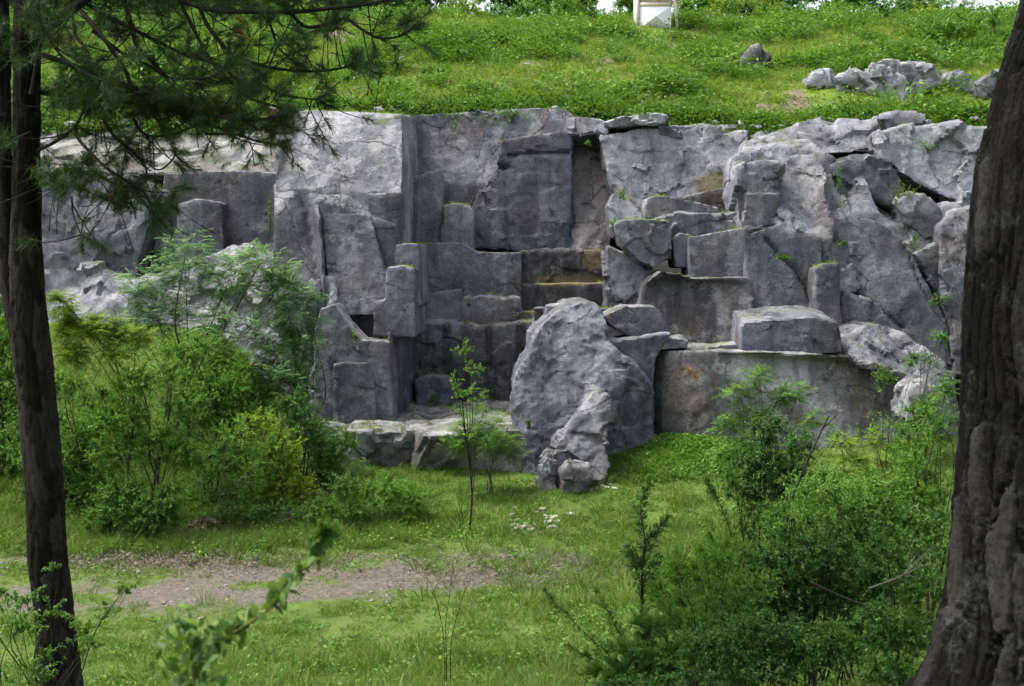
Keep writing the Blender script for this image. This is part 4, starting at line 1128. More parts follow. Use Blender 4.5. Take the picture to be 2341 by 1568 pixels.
# lawn of the clearing
x, y = wedge(52000, 11.5, 30)
sm = soil_mask(x, y)
nn = clump_noise(x, y, .9, 61)
keep = (R.random(len(x)) > np.clip(sm * 1.5, 0, .985)) & (nn > -.42)
x, y, nn, sm = x[keep], y[keep], nn[keep], sm[keep]
s = np.clip(.75 + .5 * nn + .25 * R.normal(size=len(x)) - .45 * sm, .3, 1.8) * np.where(y < 15, 1.15, 1)
scatter('lawn_grass', 'short green grass of the clearing', 'grass', np.stack([x, y, ground_z(x, y)], 1), s,
        [tuft(26, .085, .11, .008, 'grass', .5) for _ in range(4)] + [tuft(18, .14, .09, .008, 'grass', .45)] + [weed(14, .04, .06, .045, 'weed')])
# long grass under the shrubs and along the foot of the rocks
cx = []
for (px, py, D, sx, sy, n) in [(400, 1230, 21, 1.6, .5, 900), (600, 1210, 22, 2, .6, 900), (860, 1225, 22, 1.2, .5, 500), (100, 1200, 22, 1.5, .8, 700), (1010, 1540, 10.5, .55, .5, 500), (1000, 1500, 13, 1.6, .8, 500), (1300, 1520, 12, 1.2, 1, 700),
                               (1700, 1120, 19, 2.2, 1.5, 1300), (1950, 1080, 20, 2.0, 2.0, 1500), (1850, 1300, 13, 2.2, 1.6, 1500), (1800, 1500, 9, 1.6, 1.2, 1300), (330, 1560, 12.5, 1.6, .7, 700), (60, 1500, 9, .8, .8, 300), (300, 1060, 24.5, 3.0, 1.6, 2200), (1450, 1080, 25, .8, .5, 200)]:
    c0 = P(px, py, D)
    cx.append(np.stack([R.normal(c0[0], sx, n), R.normal(D, sy, n)], 1))
q = np.concatenate(cx)
q = q[q[:, 1] > 6.5]
scatter('long_grass', 'long uncut grass under the shrubs and rocks', 'grass', np.stack([q[:, 0], q[:, 1], ground_z(q[:, 0], q[:, 1])], 1), R.uniform(.5, 1.25, len(q)),
        [tuft(34, .34, .12, .009, 'grass', .4) for _ in range(3)] + [weed(26, .16, .09, .06, 'weed') for _ in range(2)])
# clover bank right of the pier
n = 2600
x = R.normal(P(1510, 1050, 26)[0], .85, n); y = R.normal(25.6, .55, n)
scatter('clover', 'bright green clover bank between the pier and the curved ledge', 'ground cover', np.stack([x, y, ground_z(x, y)], 1), R.uniform(.6, 1.2, n), [weed(26, .12, .09, .06, 'weed') for _ in range(3)])
def clear_of_boulders(x, y):
    k = np.ones(len(x), bool)
    for (bx, by, br) in BOULD:
        k &= ~((np.abs(x - bx) < br * 1.05) & (y > by - 1.7) & (y < by + 1.2))
    k &= ~((np.abs(x - P(1495, 62, 57)[0]) < 1.1) & (y > 50))
    return k
# hillside
x, y = wedge(60000, 33.4, 66, 2.0)
ry = rim_y(x)
hs = hill_soil(x, y)
nn = clump_noise(x, y, .45, 71)
keep = (y > ry + .05) & (clear_of_boulders(x, y) | (R.random(len(x)) < .12)) & (R.random(len(x)) > hs * .85)
x, y, nn = x[keep], y[keep], nn[keep]
pk = np.where(nn > .28, R.integers(5, 8, len(x)), R.integers(0, 5, len(x)))
pk = np.where(R.random(len(x)) < .10, 8, pk)
s = np.clip(.9 + .6 * nn + .25 * R.normal(size=len(x)), .35, 2.0)
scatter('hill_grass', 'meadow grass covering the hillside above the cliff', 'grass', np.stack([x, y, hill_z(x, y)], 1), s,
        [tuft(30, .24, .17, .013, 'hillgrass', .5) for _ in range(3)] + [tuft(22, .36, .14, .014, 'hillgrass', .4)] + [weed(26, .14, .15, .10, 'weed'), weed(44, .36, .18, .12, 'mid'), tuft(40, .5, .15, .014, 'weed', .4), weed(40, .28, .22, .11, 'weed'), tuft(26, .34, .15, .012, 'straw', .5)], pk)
x, y = wedge(9000, 34, 64, 2.0)
nn = clump_noise(x, y, .22, 171) + .4 * clump_noise(x, y, 1.1, 91)
kk = (nn > .20) & (y > rim_y(x) + .2) & clear_of_boulders(x, y)
x, y, nn = x[kk], y[kk], nn[kk]
scatter('hill_weeds', 'patches of taller dark weeds and nettles on the hillside', 'weeds', np.stack([x, y, hill_z(x, y)], 1), np.clip(1 + 1.6 * (nn - .2) + .3 * R.normal(size=len(x)), .6, 2.6), [weed(46, .38, .17, .11, 'mid'), weed(40, .5, .14, .10, 'fresh'), tuft(40, .6, .14, .014, 'weed', .45), weed(44, .3, .22, .12, 'weed')])
n = 15000
x = R.uniform(-17, 17, n); y = rim_y(x) + R.normal(.05, .42, n)
kk = (y > rim_y(x) - .8) & (clump_noise(x, y, .8, 33) > -.22)
x, y = x[kk], y[kk]
scatter('rim_grass', 'grass and weeds hanging over the turf edge of the cliff', 'grass', np.stack([x, y, hill_z(x, np.maximum(y, rim_y(x))) - .06 - .45 * np.clip(rim_y(x) - y, 0, 1)], 1), R.uniform(.6, 1.5, len(x)), [tuft(34, .30, .16, .014, 'hillgrass', .8), tuft(30, .22, .16, .013, 'weed', .9), weed(30, .16, .16, .10, 'weed'), weed(44, .34, .18, .11, 'mid')], tilt=.35)
# grass in the joints and on the ledges of the cliff
pts = []
for o in list(cliff.children):
    me = o.data
    V = np.empty(len(me.vertices) * 3, np.float32); me.vertices.foreach_get('co', V); V = V.reshape(-1, 3)
    N_ = np.empty(len(me.vertices) * 3, np.float32); me.vertex_normals.foreach_get('vector', N_); N_ = N_.reshape(-1, 3)
    g = fbm(V * 1.1 + 13, 3)
    k = (N_[:, 2] > .72) & (g > .18) & (R.random(len(V)) < .10)
    pts.append(V[k])
pts = np.concatenate(pts)
scatter('ledge_grass', 'grass and moss tufts in the joints and on the ledges of the cliff', 'grass', pts, R.uniform(.35, 1.0, len(pts)), [tuft(20, .15, .08, .009, 'hillgrass', .6), weed(16, .05, .07, .05, 'weed'), tuft(16, .08, .09, .01, 'grass', .7)])


# ------------------------------------------------------------------ plants rooted in the cliff
def rock_plant(label, x, y, D, rx, ry, leaf='fresh', style='broad', L=.05, k=14, dens=260):
    c = P(x, y, D)
    t = thing('rock_plant', label, 'plant', tuple(c - np.array([0, 0, ry * D / F0])), 'plants rooted in the cliff')
    g, w = Geo(), Geo()
    r = np.array([rx, min(rx, ry) * .8, ry]) * D / F0
    n = max(10, int(dens * 4.19 * r.prod()))
    e = rdir(n) * R.random(n)[:, None] ** .5 * r + np.array([0, 0, r[2]])
    a = e * .35
    for q in range(0, n, 2): w.tube(np.array([a[q] * .2, e[q]]), [.004, .002], 3)
    foliage(g, a, e, style, L, k)
    link('stem', w.mesh('stem'), M_TWIG, t)
    link('leaves', g.mesh('leaves'), LEAF[leaf], t)
for a in [('ivy strip hanging beside the left edge of the stone tower', 617, 480, 28.9, 12, 70, 'mid'),
          ('bright weeds below the pinkish column', 1425, 438, 31.0, 24, 20, 'fresh'),
          ('grass green tuft on top of the pointed hanging block', 1490, 500, 30.5, 22, 18, 'fresh'),
          ('small weeds at the left edge of the pointed hanging block', 1402, 510, 30.6, 10, 14, 'fresh'),
          ('moss plants growing along the slanting crack', 1790, 585, 29.65, 26, 10, 'mid'),
          ('tiny rosette on the dark slab', 1925, 555, 29.9, 7, 6, 'fresh'),
          ('dark fern clump between the blocks at the right', 2090, 545, 29.5, 22, 28, 'mid'),
          ('olive bush on the shoulder above the dark slab', 2060, 440, 30.6, 44, 30, 'olive'),
          ('weeds at the top of the rounded right rocks', 2118, 325, 31.3, 24, 18, 'fresh'),
          ('mossy weeds in the joint under the ridge', 1915, 400, 30.6, 12, 44, 'mid'),
          ('small herb on the step in the middle of the cliff', 1072, 685, 30.9, 14, 18, 'fresh'),
          ('dark weed hanging in the narrow slot of the back wall', 1012, 490, 32.2, 6, 26, 'olive'),
          ('leafy weeds at the foot of the brown wall', 985, 912, 29.6, 26, 8, 'fresh'),
          ('little fern clinging to the left face of the pier', 1207, 965, 24.3, 7, 14, 'dark'),
          ('grass tuft in the saddle of the broken tower', 812, 765, 26.9, 10, 14, 'yellow'),
          ('weeds at the top left corner of the hollowed wall', 1345, 325, 33.2, 14, 8, 'fresh')]:
    rock_plant(*a)

# ------------------------------------------------------------------ hill top: bushes, trees, kiosk, post
def hill_plant(name, label, cat, x, ybase, blobs, style, leaf, D=None, **kw):
    D = hillD(x, ybase) if D is None else D
    X = (x - CX) / F0 * D
    return plant(name, label, cat, D, (x, ybase), blobs, style, leaf, z0=float(hill_z(np.array([X]), np.array([D]))[0]) - .05, **kw)
TRI[0] = False
DENS[0] = 4.5
G_H = 'bushes on the hillside'
for (lab, x, yb, bl, lf) in [
    ('round leafy bush on the hill left of the thin post', 1045, 42, [(1030, 10, 34, 26), (1066, 18, 24, 22), (1045, -14, 30, 24)], 'fresh'),
    ('small round bush on the hill right of the white kiosk', 1632, 72, [(1632, 56, 24, 18)], 'fresh'),
    ('dark little bush on the hill between kiosk and rocks', 1852, 82, [(1852, 64, 15, 18)], 'mid'),
    ('grey green low bush on the hill beside the leaning boulder', 1745, 86, [(1745, 70, 40, 15)], 'blue'),
    ('green bush left of the hillside rock group', 1972, 158, [(1972, 142, 22, 18)], 'mid'),
    ('bush with bright leaves on the hill left of the kiosk', 1372, 84, [(1380, 66, 18, 14)], 'fresh'),
    ('dark green tussock bush above the middle of the cliff', 1055, 150, [(1055, 124, 16, 20)], 'mid'),
    ('broad dark bush behind the pine branch tips', 905, 160, [(900, 145, 34, 22), (940, 150, 26, 16)], 'mid'),
    ('feathery bush under the pine branch on the hill', 740, 230, [(740, 190, 44, 30), (800, 180, 40, 26)], 'fresh'),
    ('large light bush on the hill behind the pine boughs', 560, 210, [(540, 120, 90, 60), (480, 170, 70, 45), (640, 150, 70, 50)], 'yellow'),
    ('leafy bush high on the hill behind the pine boughs', 400, 200, [(360, 110, 90, 70), (300, 160, 70, 50), (430, 160, 60, 50)], 'fresh'),
    ('deep green bush low behind the pine boughs', 590, 260, [(560, 238, 70, 26), (640, 245, 50, 20)], 'dark'),
    ('pale leaved bush beside the slim pine trunk on the hill', 200, 230, [(180, 160, 70, 60), (240, 210, 60, 40)], 'fresh'),
    ('wide hill bush at the right near the big trunk', 2180, 130, [(2120, 70, 70, 34), (2200, 60, 60, 40), (2160, 110, 80, 24)], 'fresh'),
    ('thin dark bush on the skyline beside the big trunk', 2270, 110, [(2270, 50, 26, 40), (2290, 90, 30, 22)], 'mid'),
    ('grassy bush on the skyline right of the kiosk', 1720, 50, [(1660, 20, 60, 30), (1740, 16, 60, 34)], 'yellow'),
]:
    hill_plant('hill_bush', lab, 'bush', x, yb, bl, 'broad', lf, L=.13, k=14, dens=9, r0=.05, stems=3, group=G_H, twig=.4, fine=.008)
n_cb = -1
ORD = 'first second third fourth fifth sixth seventh eighth ninth tenth eleventh twelfth thirteenth fourteenth fifteenth sixteenth seventeenth eighteenth nineteenth twentieth twenty-first twenty-second twenty-third twenty-fourth twenty-fifth twenty-sixth'.split()
for i_, x_ in enumerate(np.linspace(600, 2300, 26)):
    x_ = x_ + R.uniform(-20, 20)
    if 1400 < x_ < 1580: continue
    lf = ['fresh', 'mid', 'yellow', 'blue', 'fresh'][i_ % 5]
    w_ = R.uniform(26, 50)
    n_cb += 1
    side = 'left of the thin post' if x_ < 1264 else ('between post and kiosk' if x_ < 1450 else 'right of the kiosk')
    tone = {'fresh': 'fresh green', 'mid': 'mid green', 'yellow': 'yellowish', 'blue': 'greyish green'}[lf]
    hill_plant('crest_bush', '%s bush on the hill crest, %s of the crest bushes from the left' % (tone, ORD[n_cb]), 'bush', x_, 40, [(x_, 34 - .3 * w_, 1.2 * w_, .7 * w_), (x_ + .6 * w_, 40 - .2 * w_, .9 * w_, .5 * w_)], 'broad', lf, D=R.uniform(57, 62), L=.13, k=14, dens=6, r0=.05, stems=3, group='bushes along the hill crest', twig=.4, fine=.008)
G_T = 'trees on the skyline'
for (lab, x, D, bl, lf) in [
    ('broad dark tree on the skyline behind the thin post', 1300, 70, [(1290, 12, 66, 42), (1240, -8, 55, 42), (1330, -18, 55, 42)], 'mid'),
    ('tree with light leaves left of the sky gap', 1180, 72, [(1180, 2, 66, 42), (1130, -18, 66, 42)], 'mid'),
    ('tree behind the white kiosk', 1470, 74, [(1440, 2, 44, 37), (1500, -18, 66, 52), (1420, 36, 28, 21)], 'fresh'),
    ('pale tree just right of the white kiosk', 1600, 72, [(1590, 22, 66, 42), (1650, 2, 66, 42)], 'fresh'),
    ('open crowned tree on the skyline with sky showing through', 1790, 76, [(1780, 12, 55, 35), (1840, -18, 66, 31), (1740, -8, 55, 31)], 'blue'),
    ('leafy tree on the skyline above the hillside rocks', 1930, 76, [(1920, 14, 48, 31), (1970, -8, 55, 35)], 'fresh'),
    ('misty grey green tree at the right of the skyline', 2060, 80, [(2050, 22, 66, 31), (2110, 6, 55, 31)], 'blue'),
    ('dark tree on the left skyline behind the boughs', 950, 70, [(930, 2, 77, 42), (870, 12, 66, 42), (990, -18, 55, 42)], 'dark'),
    ('tall tree behind the pine boughs on the left skyline', 720, 68, [(720, 14, 99, 63), (640, -16, 99, 63), (800, -6, 77, 52)], 'mid'),
    ('tall fresh green tree behind the pine boughs', 480, 66, [(480, 24, 110, 63), (400, -6, 99, 63), (560, -6, 88, 63)], 'fresh'),
    ('tree at the upper left behind the slim pine', 230, 66, [(230, 34, 110, 73), (130, 4, 99, 73), (310, -6, 88, 63)], 'mid'),
    ('tree beyond the upper left corner', 20, 66, [(20, 54, 99, 94), (-60, 4, 99, 94)], 'mid'),
]:
    hill_plant('skyline_tree', lab, 'tree', x, 40, bl, 'broad', lf, D=D, L=.24, k=13, dens=5, r0=.22, stems=2, group=G_T, twig=.8, fine=.02, limb_up=.5)

# white kiosk
def box(geo, a, b):
    a = np.asarray(a, float); b = np.asarray(b, float)
    V = np.array([[x_, y_, z_] for z_ in (a[2], b[2]) for y_ in (a[1], b[1]) for x_ in (a[0], b[0])])
    geo.add(V, [[0, 2, 3, 1], [4, 5, 7, 6], [0, 1, 5, 4], [2, 6, 7, 3], [0, 4, 6, 2], [1, 3, 7, 5]])
t = NT('white_paint'); n_ = t.noise(3, 4, .6); t.surf(t.ramp(n_, [(.3, (.70, .72, .76)), (.7, (.80, .81, .84))]), .6); M_WHITE = t.m
t = NT('pale_timber'); n_ = t.noise(5, 4, .6, t.coord((1, 1, .15))); t.surf(t.ramp(n_, [(.3, (.50, .42, .32)), (.7, (.70, .64, .54))]), .8); M_TIMBER = t.m
t = NT('galvanised_steel'); t.surf((.30, .31, .32), .5); M_STEEL = t.m
KD = hillD(1495, 62)
k0 = P(1495, 62, KD)
kio = thing('kiosk', 'white panelled wooden kiosk with cross braced front on the hilltop', 'kiosk', tuple(k0))
u = KD / F0
def kpart(name, build, mat, parent=None):
    g = Geo(); build(g)
    o = link(name, g.mesh(name), mat, parent or kio)
    return o
W2, Ht = 40 * u, 2.3
kpart('post', lambda g: box(g, (-W2, -.04, -.3), (-W2 + .12, .12, Ht)), M_TIMBER)
def rpost(g):
    for i_ in range(1):
        V = np.array([[W2 - .02 + .20 * (1 - z_ / Ht) + dx, y_, z_] for z_ in (-.3, Ht) for y_ in (-.14, .06) for dx in (0, .12)])
        g.add(V, [[0, 2, 3, 1], [4, 5, 7, 6], [0, 1, 5, 4], [2, 6, 7, 3], [0, 4, 6, 2], [1, 3, 7, 5]])
kpart('post', rpost, M_TIMBER)
kpart('rail', lambda g: box(g, (-W2 + .12, -.02, 48 * u), (W2 - .03, .10, 48 * u + .16)), M_TIMBER)
kpart('rail', lambda g: box(g, (-W2 + .12, -.02, Ht - .12), (W2 - .03, .10, Ht)), M_TIMBER)
# panel folded outwards along its two diagonals: four triangles
x0, x1, z0_, z1 = -W2 + .12, W2 - .02, -.1, 48 * u
cpt = np.array([(x0 + x1) / 2, -.30, (z0_ + z1) / 2])
corn = np.array([[x0, 0.02, z0_], [x1, 0.02, z0_], [x1, 0.02, z1], [x0, 0.02, z1]])
for i_ in range(4):
    def tri(g, i_=i_):
        a_, b_ = corn[i_], corn[(i_ + 1) % 4]
        m_ = (a_ + b_ + cpt) / 3
        q_ = [m_ + (v_ - m_) * .985 for v_ in (a_, b_, cpt)]
        V = np.array(q_ + [v_ + np.array([0, .04, 0]) for v_ in q_])
        g.add(V, [[0, 1, 2], [5, 4, 3]]); g.add(V, [[0, 3, 4, 1], [1, 4, 5, 2], [2, 5, 3, 0]])
    kpart('panel', tri, M_WHITE)
def upper(g):
    box(g, (x0, .08, z1 + .16), (x1, .12, Ht - .12))
kpart('back_board', upper, M_TIMBER)
def kroof(g):
    box(g, (-W2 - .25, -.5, Ht), (W2 + .35, 1.4, Ht + .12))
kpart('roof', kroof, M_TIMBER)
kpart('side_wall', lambda g: box(g, (-W2, .12, -.3), (-W2 + .05, 1.3, Ht)), M_WHITE)
kpart('side_wall', lambda g: box(g, (W2 - .06, .12, -.3), (W2 - .01, 1.3, Ht)), M_WHITE)
pD = hillD(1264, 44)
pp = P(1264, 44, pD)
g = Geo(); g.tube(np.array([[0, 0, -.3], [0, 0, 1.2], [0, 0, 2.6]]), [.035, .035, .03], 8)
po = link('post', g.mesh('post', True), M_STEEL); po.location = pp
tag(po, 'thin grey metal post standing on the hilltop left of the kiosk', 'post')


# ------------------------------------------------------------------ the two near pines
def worley2(u, v, per, seed=0):
    """cell edge distance on a wrapped strip: u wraps at per cells"""
    iu, iv = np.floor(u).astype(int), np.floor(v).astype(int)
    f1 = np.full(u.shape, 9.0); f2 = np.full(u.shape, 9.0); idh = np.zeros(u.shape)
    for du in (-1, 0, 1):
        for dv in (-1, 0, 1):
            cu, cv = iu + du, iv + dv
            h = PERM[PERM[(cu % per) & 255] + ((cv + seed) & 255)]
            e = np.hypot(u - (cu + .5 + .42 * G3[h][..., 0]), v - (cv + .5 + .42 * G3[h][..., 1]))
            m = e < f1
            f2 = np.where(m, f1, np.minimum(f2, e))
            idh = np.where(m, G3[h][..., 2], idh)
            f1 = np.where(m, e, f1)
    return f2 - f1, idh

def trunk_mesh(path, rad, sides, rings, cells, plate, depth, seed=0, flare=None):
    pts = spline(path, rings)
    t0 = np.linspace(0, 1, len(rad)); rr = np.interp(np.linspace(0, 1, rings), t0, rad)
    t = unit(np.gradient(pts, axis=0))
    b = unit(np.cross(t, np.array([0.0, 1.0, 0.0])))
    c = np.cross(b, t)
    ang = np.linspace(0, 2 * np.pi, sides, endpoint=False)
    if sides > 150:      # finer where the bark faces the clearing
        ang = np.radians(np.concatenate([np.linspace(-160, 30, sides - 36, endpoint=False), np.linspace(30, 200, 36, endpoint=False)]))
    Lz = np.concatenate([[0], np.cumsum(np.linalg.norm(np.diff(pts, axis=0), axis=1))])
    A_, Z_ = np.meshgrid(ang, Lz)
    u = A_ / (2 * np.pi) * cells
    wob = pnoise(np.stack([np.cos(A_) * 1.5, np.sin(A_) * 1.5, Z_ * 2.0], -1).reshape(-1, 3)).reshape(A_.shape)
    wob2 = fbm(np.stack([np.cos(A_) * 5, np.sin(A_) * 5, Z_ * 9.0], -1).reshape(-1, 3), 3).reshape(A_.shape)
    e, idh = worley2(u + .7 * wob + .16 * wob2, Z_ / plate + .2 * wob2, cells, seed)
    e2, _ = worley2(u * 3 + .5 * wob2, Z_ / plate * 3.2, cells * 3, seed + 9)
    fis = 1 - smooth01(e / .16)
    lump = fbm(np.stack([np.cos(A_) * 1.2, np.sin(A_) * 1.2, Z_ * .8 + seed], -1).reshape(-1, 3), 3).reshape(A_.shape)
    fine = fbm(np.stack([np.cos(A_) * 14, np.sin(A_) * 14, Z_ * 22], -1).reshape(-1, 3), 3).reshape(A_.shape)
    r = rr[:, None] * (1 + .05 * lump) + depth * (.4 * idh - fis - .22 * (1 - smooth01(e2 / .2)) + .16 * fine)
    if flare is not None:
        r = r * flare(A_, Z_ / Lz[-1])
    V = pts[:, None] + r[..., None] * (np.cos(A_)[..., None] * b[:, None] + np.sin(A_)[..., None] * c[:, None])
    i = np.arange(rings - 1)[:, None] * sides; j = np.arange(sides)[None]; j2 = (j + 1) % sides
    F = np.stack([i + j, i + j2, i + sides + j2, i + sides + j], -1).reshape(-1, 4)
    me = mesh_np('trunk', V.reshape(-1, 3), [F], {'fis': fis.ravel(), 'idh': idh.ravel()}, True)
    return me

def pine_bark(name, c1, c2, c3, lich):
    t = NT(name)
    c = t.coord((1, 1, .45))
    a = t.noise(9, 5, .7, c); b = t.noise(45, 4, .75, t.coord())
    f = t.math('ADD', t.math('MULTIPLY', a, .6), t.math('MULTIPLY', b, .4))
    f = t.math('ADD', f, t.math('MULTIPLY', t.attr('idh'), .20))
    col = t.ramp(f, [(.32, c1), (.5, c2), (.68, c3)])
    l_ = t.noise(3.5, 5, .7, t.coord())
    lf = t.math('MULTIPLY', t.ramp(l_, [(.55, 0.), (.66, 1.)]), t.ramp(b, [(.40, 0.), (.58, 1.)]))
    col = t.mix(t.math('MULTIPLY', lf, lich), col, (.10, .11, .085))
    t.surf(col, .92, t.bump(t.math('ADD', a, b), .8, .018), .12)
    return t.m
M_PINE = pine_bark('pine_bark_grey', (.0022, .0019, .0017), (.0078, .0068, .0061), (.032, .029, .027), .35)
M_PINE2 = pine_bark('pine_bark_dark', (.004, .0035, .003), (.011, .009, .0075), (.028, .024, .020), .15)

def needles_mesh(A, B, L, k, w=None):
    g = Geo()
    foliage(g, np.asarray(A), np.asarray(B), 'needle', L, k, vr=.6)
    return g.mesh('needles')

# big pine at the right
RD = 5.6
cont = [(2420, -900, 190), (2375, -400, 190), (2345, -60, 190), (2318, 60, 195), (2270, 200, 200), (2215, 420, 205), (2192, 700, 208), (2184, 900, 212), (2170, 1100, 216), (2160, 1220, 220), (2146, 1400, 228), (2116, 1520, 242), (2066, 1640, 280), (1980, 1760, 340)]
path = [P(x_ + w_ + 24, y_, RD) for (x_, y_, w_) in cont][::-1]
rad = [w_ * RD / F0 for (_, _, w_) in cont][::-1]
rp = thing('pine_tree', 'large pine with thick fissured lichen spotted trunk at the right edge', 'tree', tuple(path[0]), 'near pines framing the view')
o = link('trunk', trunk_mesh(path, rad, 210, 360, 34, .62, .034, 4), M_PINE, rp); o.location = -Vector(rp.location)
# slim pine at the left
LD = 9.0
cont = [(80, -1500, 16), (70, -900, 22), (64, -300, 27), (62, 0, 30), (60, 300, 30), (60, 480, 32), (62, 640, 38), (68, 740, 40), (83, 900, 42), (100, 1100, 42), (108, 1270, 43), (122, 1400, 43), (140, 1568, 46), (152, 1700, 52), (158, 1760, 60)]
path = [P(x_, y_, LD) for (x_, y_, w_) in cont][::-1]
rad = [w_ * LD / F0 for (_, _, w_) in cont][::-1]
lp = thing('pine_tree', 'slim dark pine with a second stem and drooping boughs at the left edge', 'tree', tuple(path[0]), 'near pines framing the view')
LL = Vector(lp.location)
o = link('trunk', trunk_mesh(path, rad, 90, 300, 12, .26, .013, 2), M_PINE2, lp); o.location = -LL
cont = [(-30, -900, 14), (-6, -200, 17), (4, 100, 19), (6, 300, 20), (10, 500, 22), (24, 640, 24), (48, 760, 26), (62, 820, 20)]
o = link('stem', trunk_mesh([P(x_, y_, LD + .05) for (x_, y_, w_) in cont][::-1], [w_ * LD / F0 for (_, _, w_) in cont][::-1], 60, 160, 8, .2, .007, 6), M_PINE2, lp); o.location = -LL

BOUGHS = [([(85, 72), (120, 52), (160, 26), (200, -4), (260, -40)], 11, 0), ([(330, -30), (410, 0), (480, 21), (560, 27), (680, 27), (760, 18), (850, 8), (900, -4)], 5, .5),
    ([(195, 5), (250, 40), (300, 65), (360, 95), (430, 128), (500, 150), (560, 200)], 4, .3), ([(163, 25), (168, 55), (176, 85), (200, 116), (208, 165), (246, 198)], 3.2, -.3),
    ([(186, 26), (240, 92), (285, 160), (310, 222), (340, 252), (372, 288)], 4, -.2), ([(280, -10), (298, 50), (312, 102), (340, 132), (372, 168), (402, 204), (440, 232), (510, 252)], 4.2, .4),
    ([(212, 70), (280, 122), (340, 150), (384, 176), (430, 180), (482, 176), (520, 150)], 3, .1), ([(412, 6), (440, 62), (466, 112), (492, 152), (532, 192), (574, 226), (640, 246)], 3.6, .6),
    ([(455, 14), (474, 58), (510, 104), (542, 131), (620, 155), (700, 163), (756, 160), (804, 150)], 3.8, .8), ([(612, 28), (622, 70), (640, 112), (682, 152)], 2.6, .7),
    ([(662, 28), (700, 62), (758, 52), (792, 45), (832, 70), (870, 88), (922, 80), (948, 58)], 3.2, .9), ([(590, 190), (640, 214), (690, 224), (732, 228)], 2.4, .6),
    ([(70, 215), (100, 85), (140, 128), (190, 165), (240, 185)], 3, -.6), ([(85, 345), (130, 322), (164, 296), (182, 272), (196, 236)], 3, -.4),
    ([(170, 285), (176, 312), (204, 346), (246, 386), (300, 420), (334, 446), (350, 490)], 3, -.2), ([(238, 278), (262, 312), (302, 346), (334, 384), (330, 408)], 2.6, .1),
    ([(306, 272), (322, 300), (352, 312), (400, 305), (446, 288)], 2.6, .2), ([(470, 306), (540, 308), (592, 324), (640, 330)], 2.4, .4), ([(164, 450), (168, 492), (188, 545)], 1.6, -.2), ([(402, 336), (396, 362), (364, 388), (328, 368)], 1.8, .1),
    ([(85, 210), (180, 225), (300, 235), (420, 262), (520, 300)], 4, .3), ([(85, 120), (220, 170), (330, 210), (430, 250), (560, 275), (660, 262)], 4.5, .2)]
bo, A_, B_ = Geo(), [], []
def add_twig(a, e):
    A_.append(a); B_.append(e)
for (pl, w_, dy) in BOUGHS:
    p_ = spline([P(x_, y_, LD + dy * (.3 + .7 * i_ / len(pl)) + (0 if x_ < 120 else .25 * math.sin(x_ * .02))) for i_, (x_, y_) in enumerate(pl)], 26)
    bo.tube(p_, np.linspace(w_, w_ * .5, 26) * 1.5 * LD / F0, 6)
    ln = np.linalg.norm(np.diff(p_, axis=0), axis=1).sum()
    for q in range(int(ln * 7)):
        kx = R.integers(5, 26)
        a = p_[kx]
        td = unit(p_[min(kx + 1, 25)] - p_[kx - 1])
        d = unit(td * .6 + rdir(1)[0] + np.array([0, 0, .1])) * R.uniform(.15, .55)
        e = a + d
        bo.tube(bez(a, a + d * .5 + np.array([0, 0, -.05]), e, 5), [.006, .005, .004, .003, .002], 4)
        add_twig(e - unit(d) * .12, e + unit(d) * .03)
        if R.random() < .6:
            d2 = unit(d + .8 * rdir(1)[0] * .4) * R.uniform(.1, .25)
            a2 = a + d * .6
            bo.tube(np.array([a2, a2 + d2]), [.004, .002], 3)
            add_twig(a2 + d2 - unit(d2) * .12, a2 + d2 + unit(d2) * .03)
    tdn = unit(p_[-1] - p_[-3])
    for q in range(4): add_twig(p_[-1] - tdn * .1, p_[-1] + unit(tdn + .5 * rdir(1)[0]) * .12)
for (x_, y_, rx, ry, n_, dy) in [(200, 215, 100, 55, 150, 0), (330, 235, 110, 45, 150, .3), (460, 250, 90, 36, 90, .4), (560, 262, 70, 30, 30, .5), (150, 405, 60, 44, 70, -.3), (285, 440, 50, 44, 70, 0), (395, 462, 36, 42, 26, .2), (230, 380, 70, 36, 50, 0), (120, 60, 50, 60, 60, -.3), (250, 60, 60, 40, 30, 0), (340, 20, 80, 34, 45, .2), (500, 10, 90, 28, 50, .4), (640, 10, 80, 24, 45, .6), (780, 2, 70, 20, 40, .8), (815, 130, 44, 32, 16, .8), (850, 158, 26, 14, 7, .8), (928, 62, 26, 28, 13, .9), (735, 208, 24, 26, 10, .6), (640, 275, 50, 24, 36, .4), (605, 305, 30, 24, 14, .4), (10, 120, 40, 90, 50, 0), (20, 330, 40, 60, 40, .2), (560, 80, 60, 40, 18, .6), (690, 110, 50, 40, 18, .7), (420, 110, 60, 50, 20, .4), (300, 330, 60, 26, 26, .2), (760, 60, 60, 30, 22, .8)]:
    c_ = P(x_, y_, LD + dy)
    r_ = np.array([rx * LD / F0, .45, ry * LD / F0])
    for q in range(int(n_ * .45)):
        e = c_ + rdir(1)[0] * R.random() ** .45 * r_
        d = unit(rdir(1)[0] + np.array([.3, 0, .25]))
        add_twig(e - d * .14, e + d * .03)
        if q % 3 == 0: bo.tube(bez(e - d * .35 + .08 * rdir(1)[0], e - d * .2, e, 4), [.005, .004, .003, .002], 3)
A_, B_ = np.array(A_), np.array(B_)
dead = R.random(len(A_)) < .03
o = link('boughs', bo.mesh('boughs', True), M_TWIG, lp); o.location = -LL
o = link('needles', needles_mesh(A_[~dead], B_[~dead], .125, 66), LEAF['pine'], lp); o.location = -LL
o = link('dead_needles', needles_mesh(A_[dead], B_[dead], .10, 50), LEAF['rust'], lp); o.location = -LL
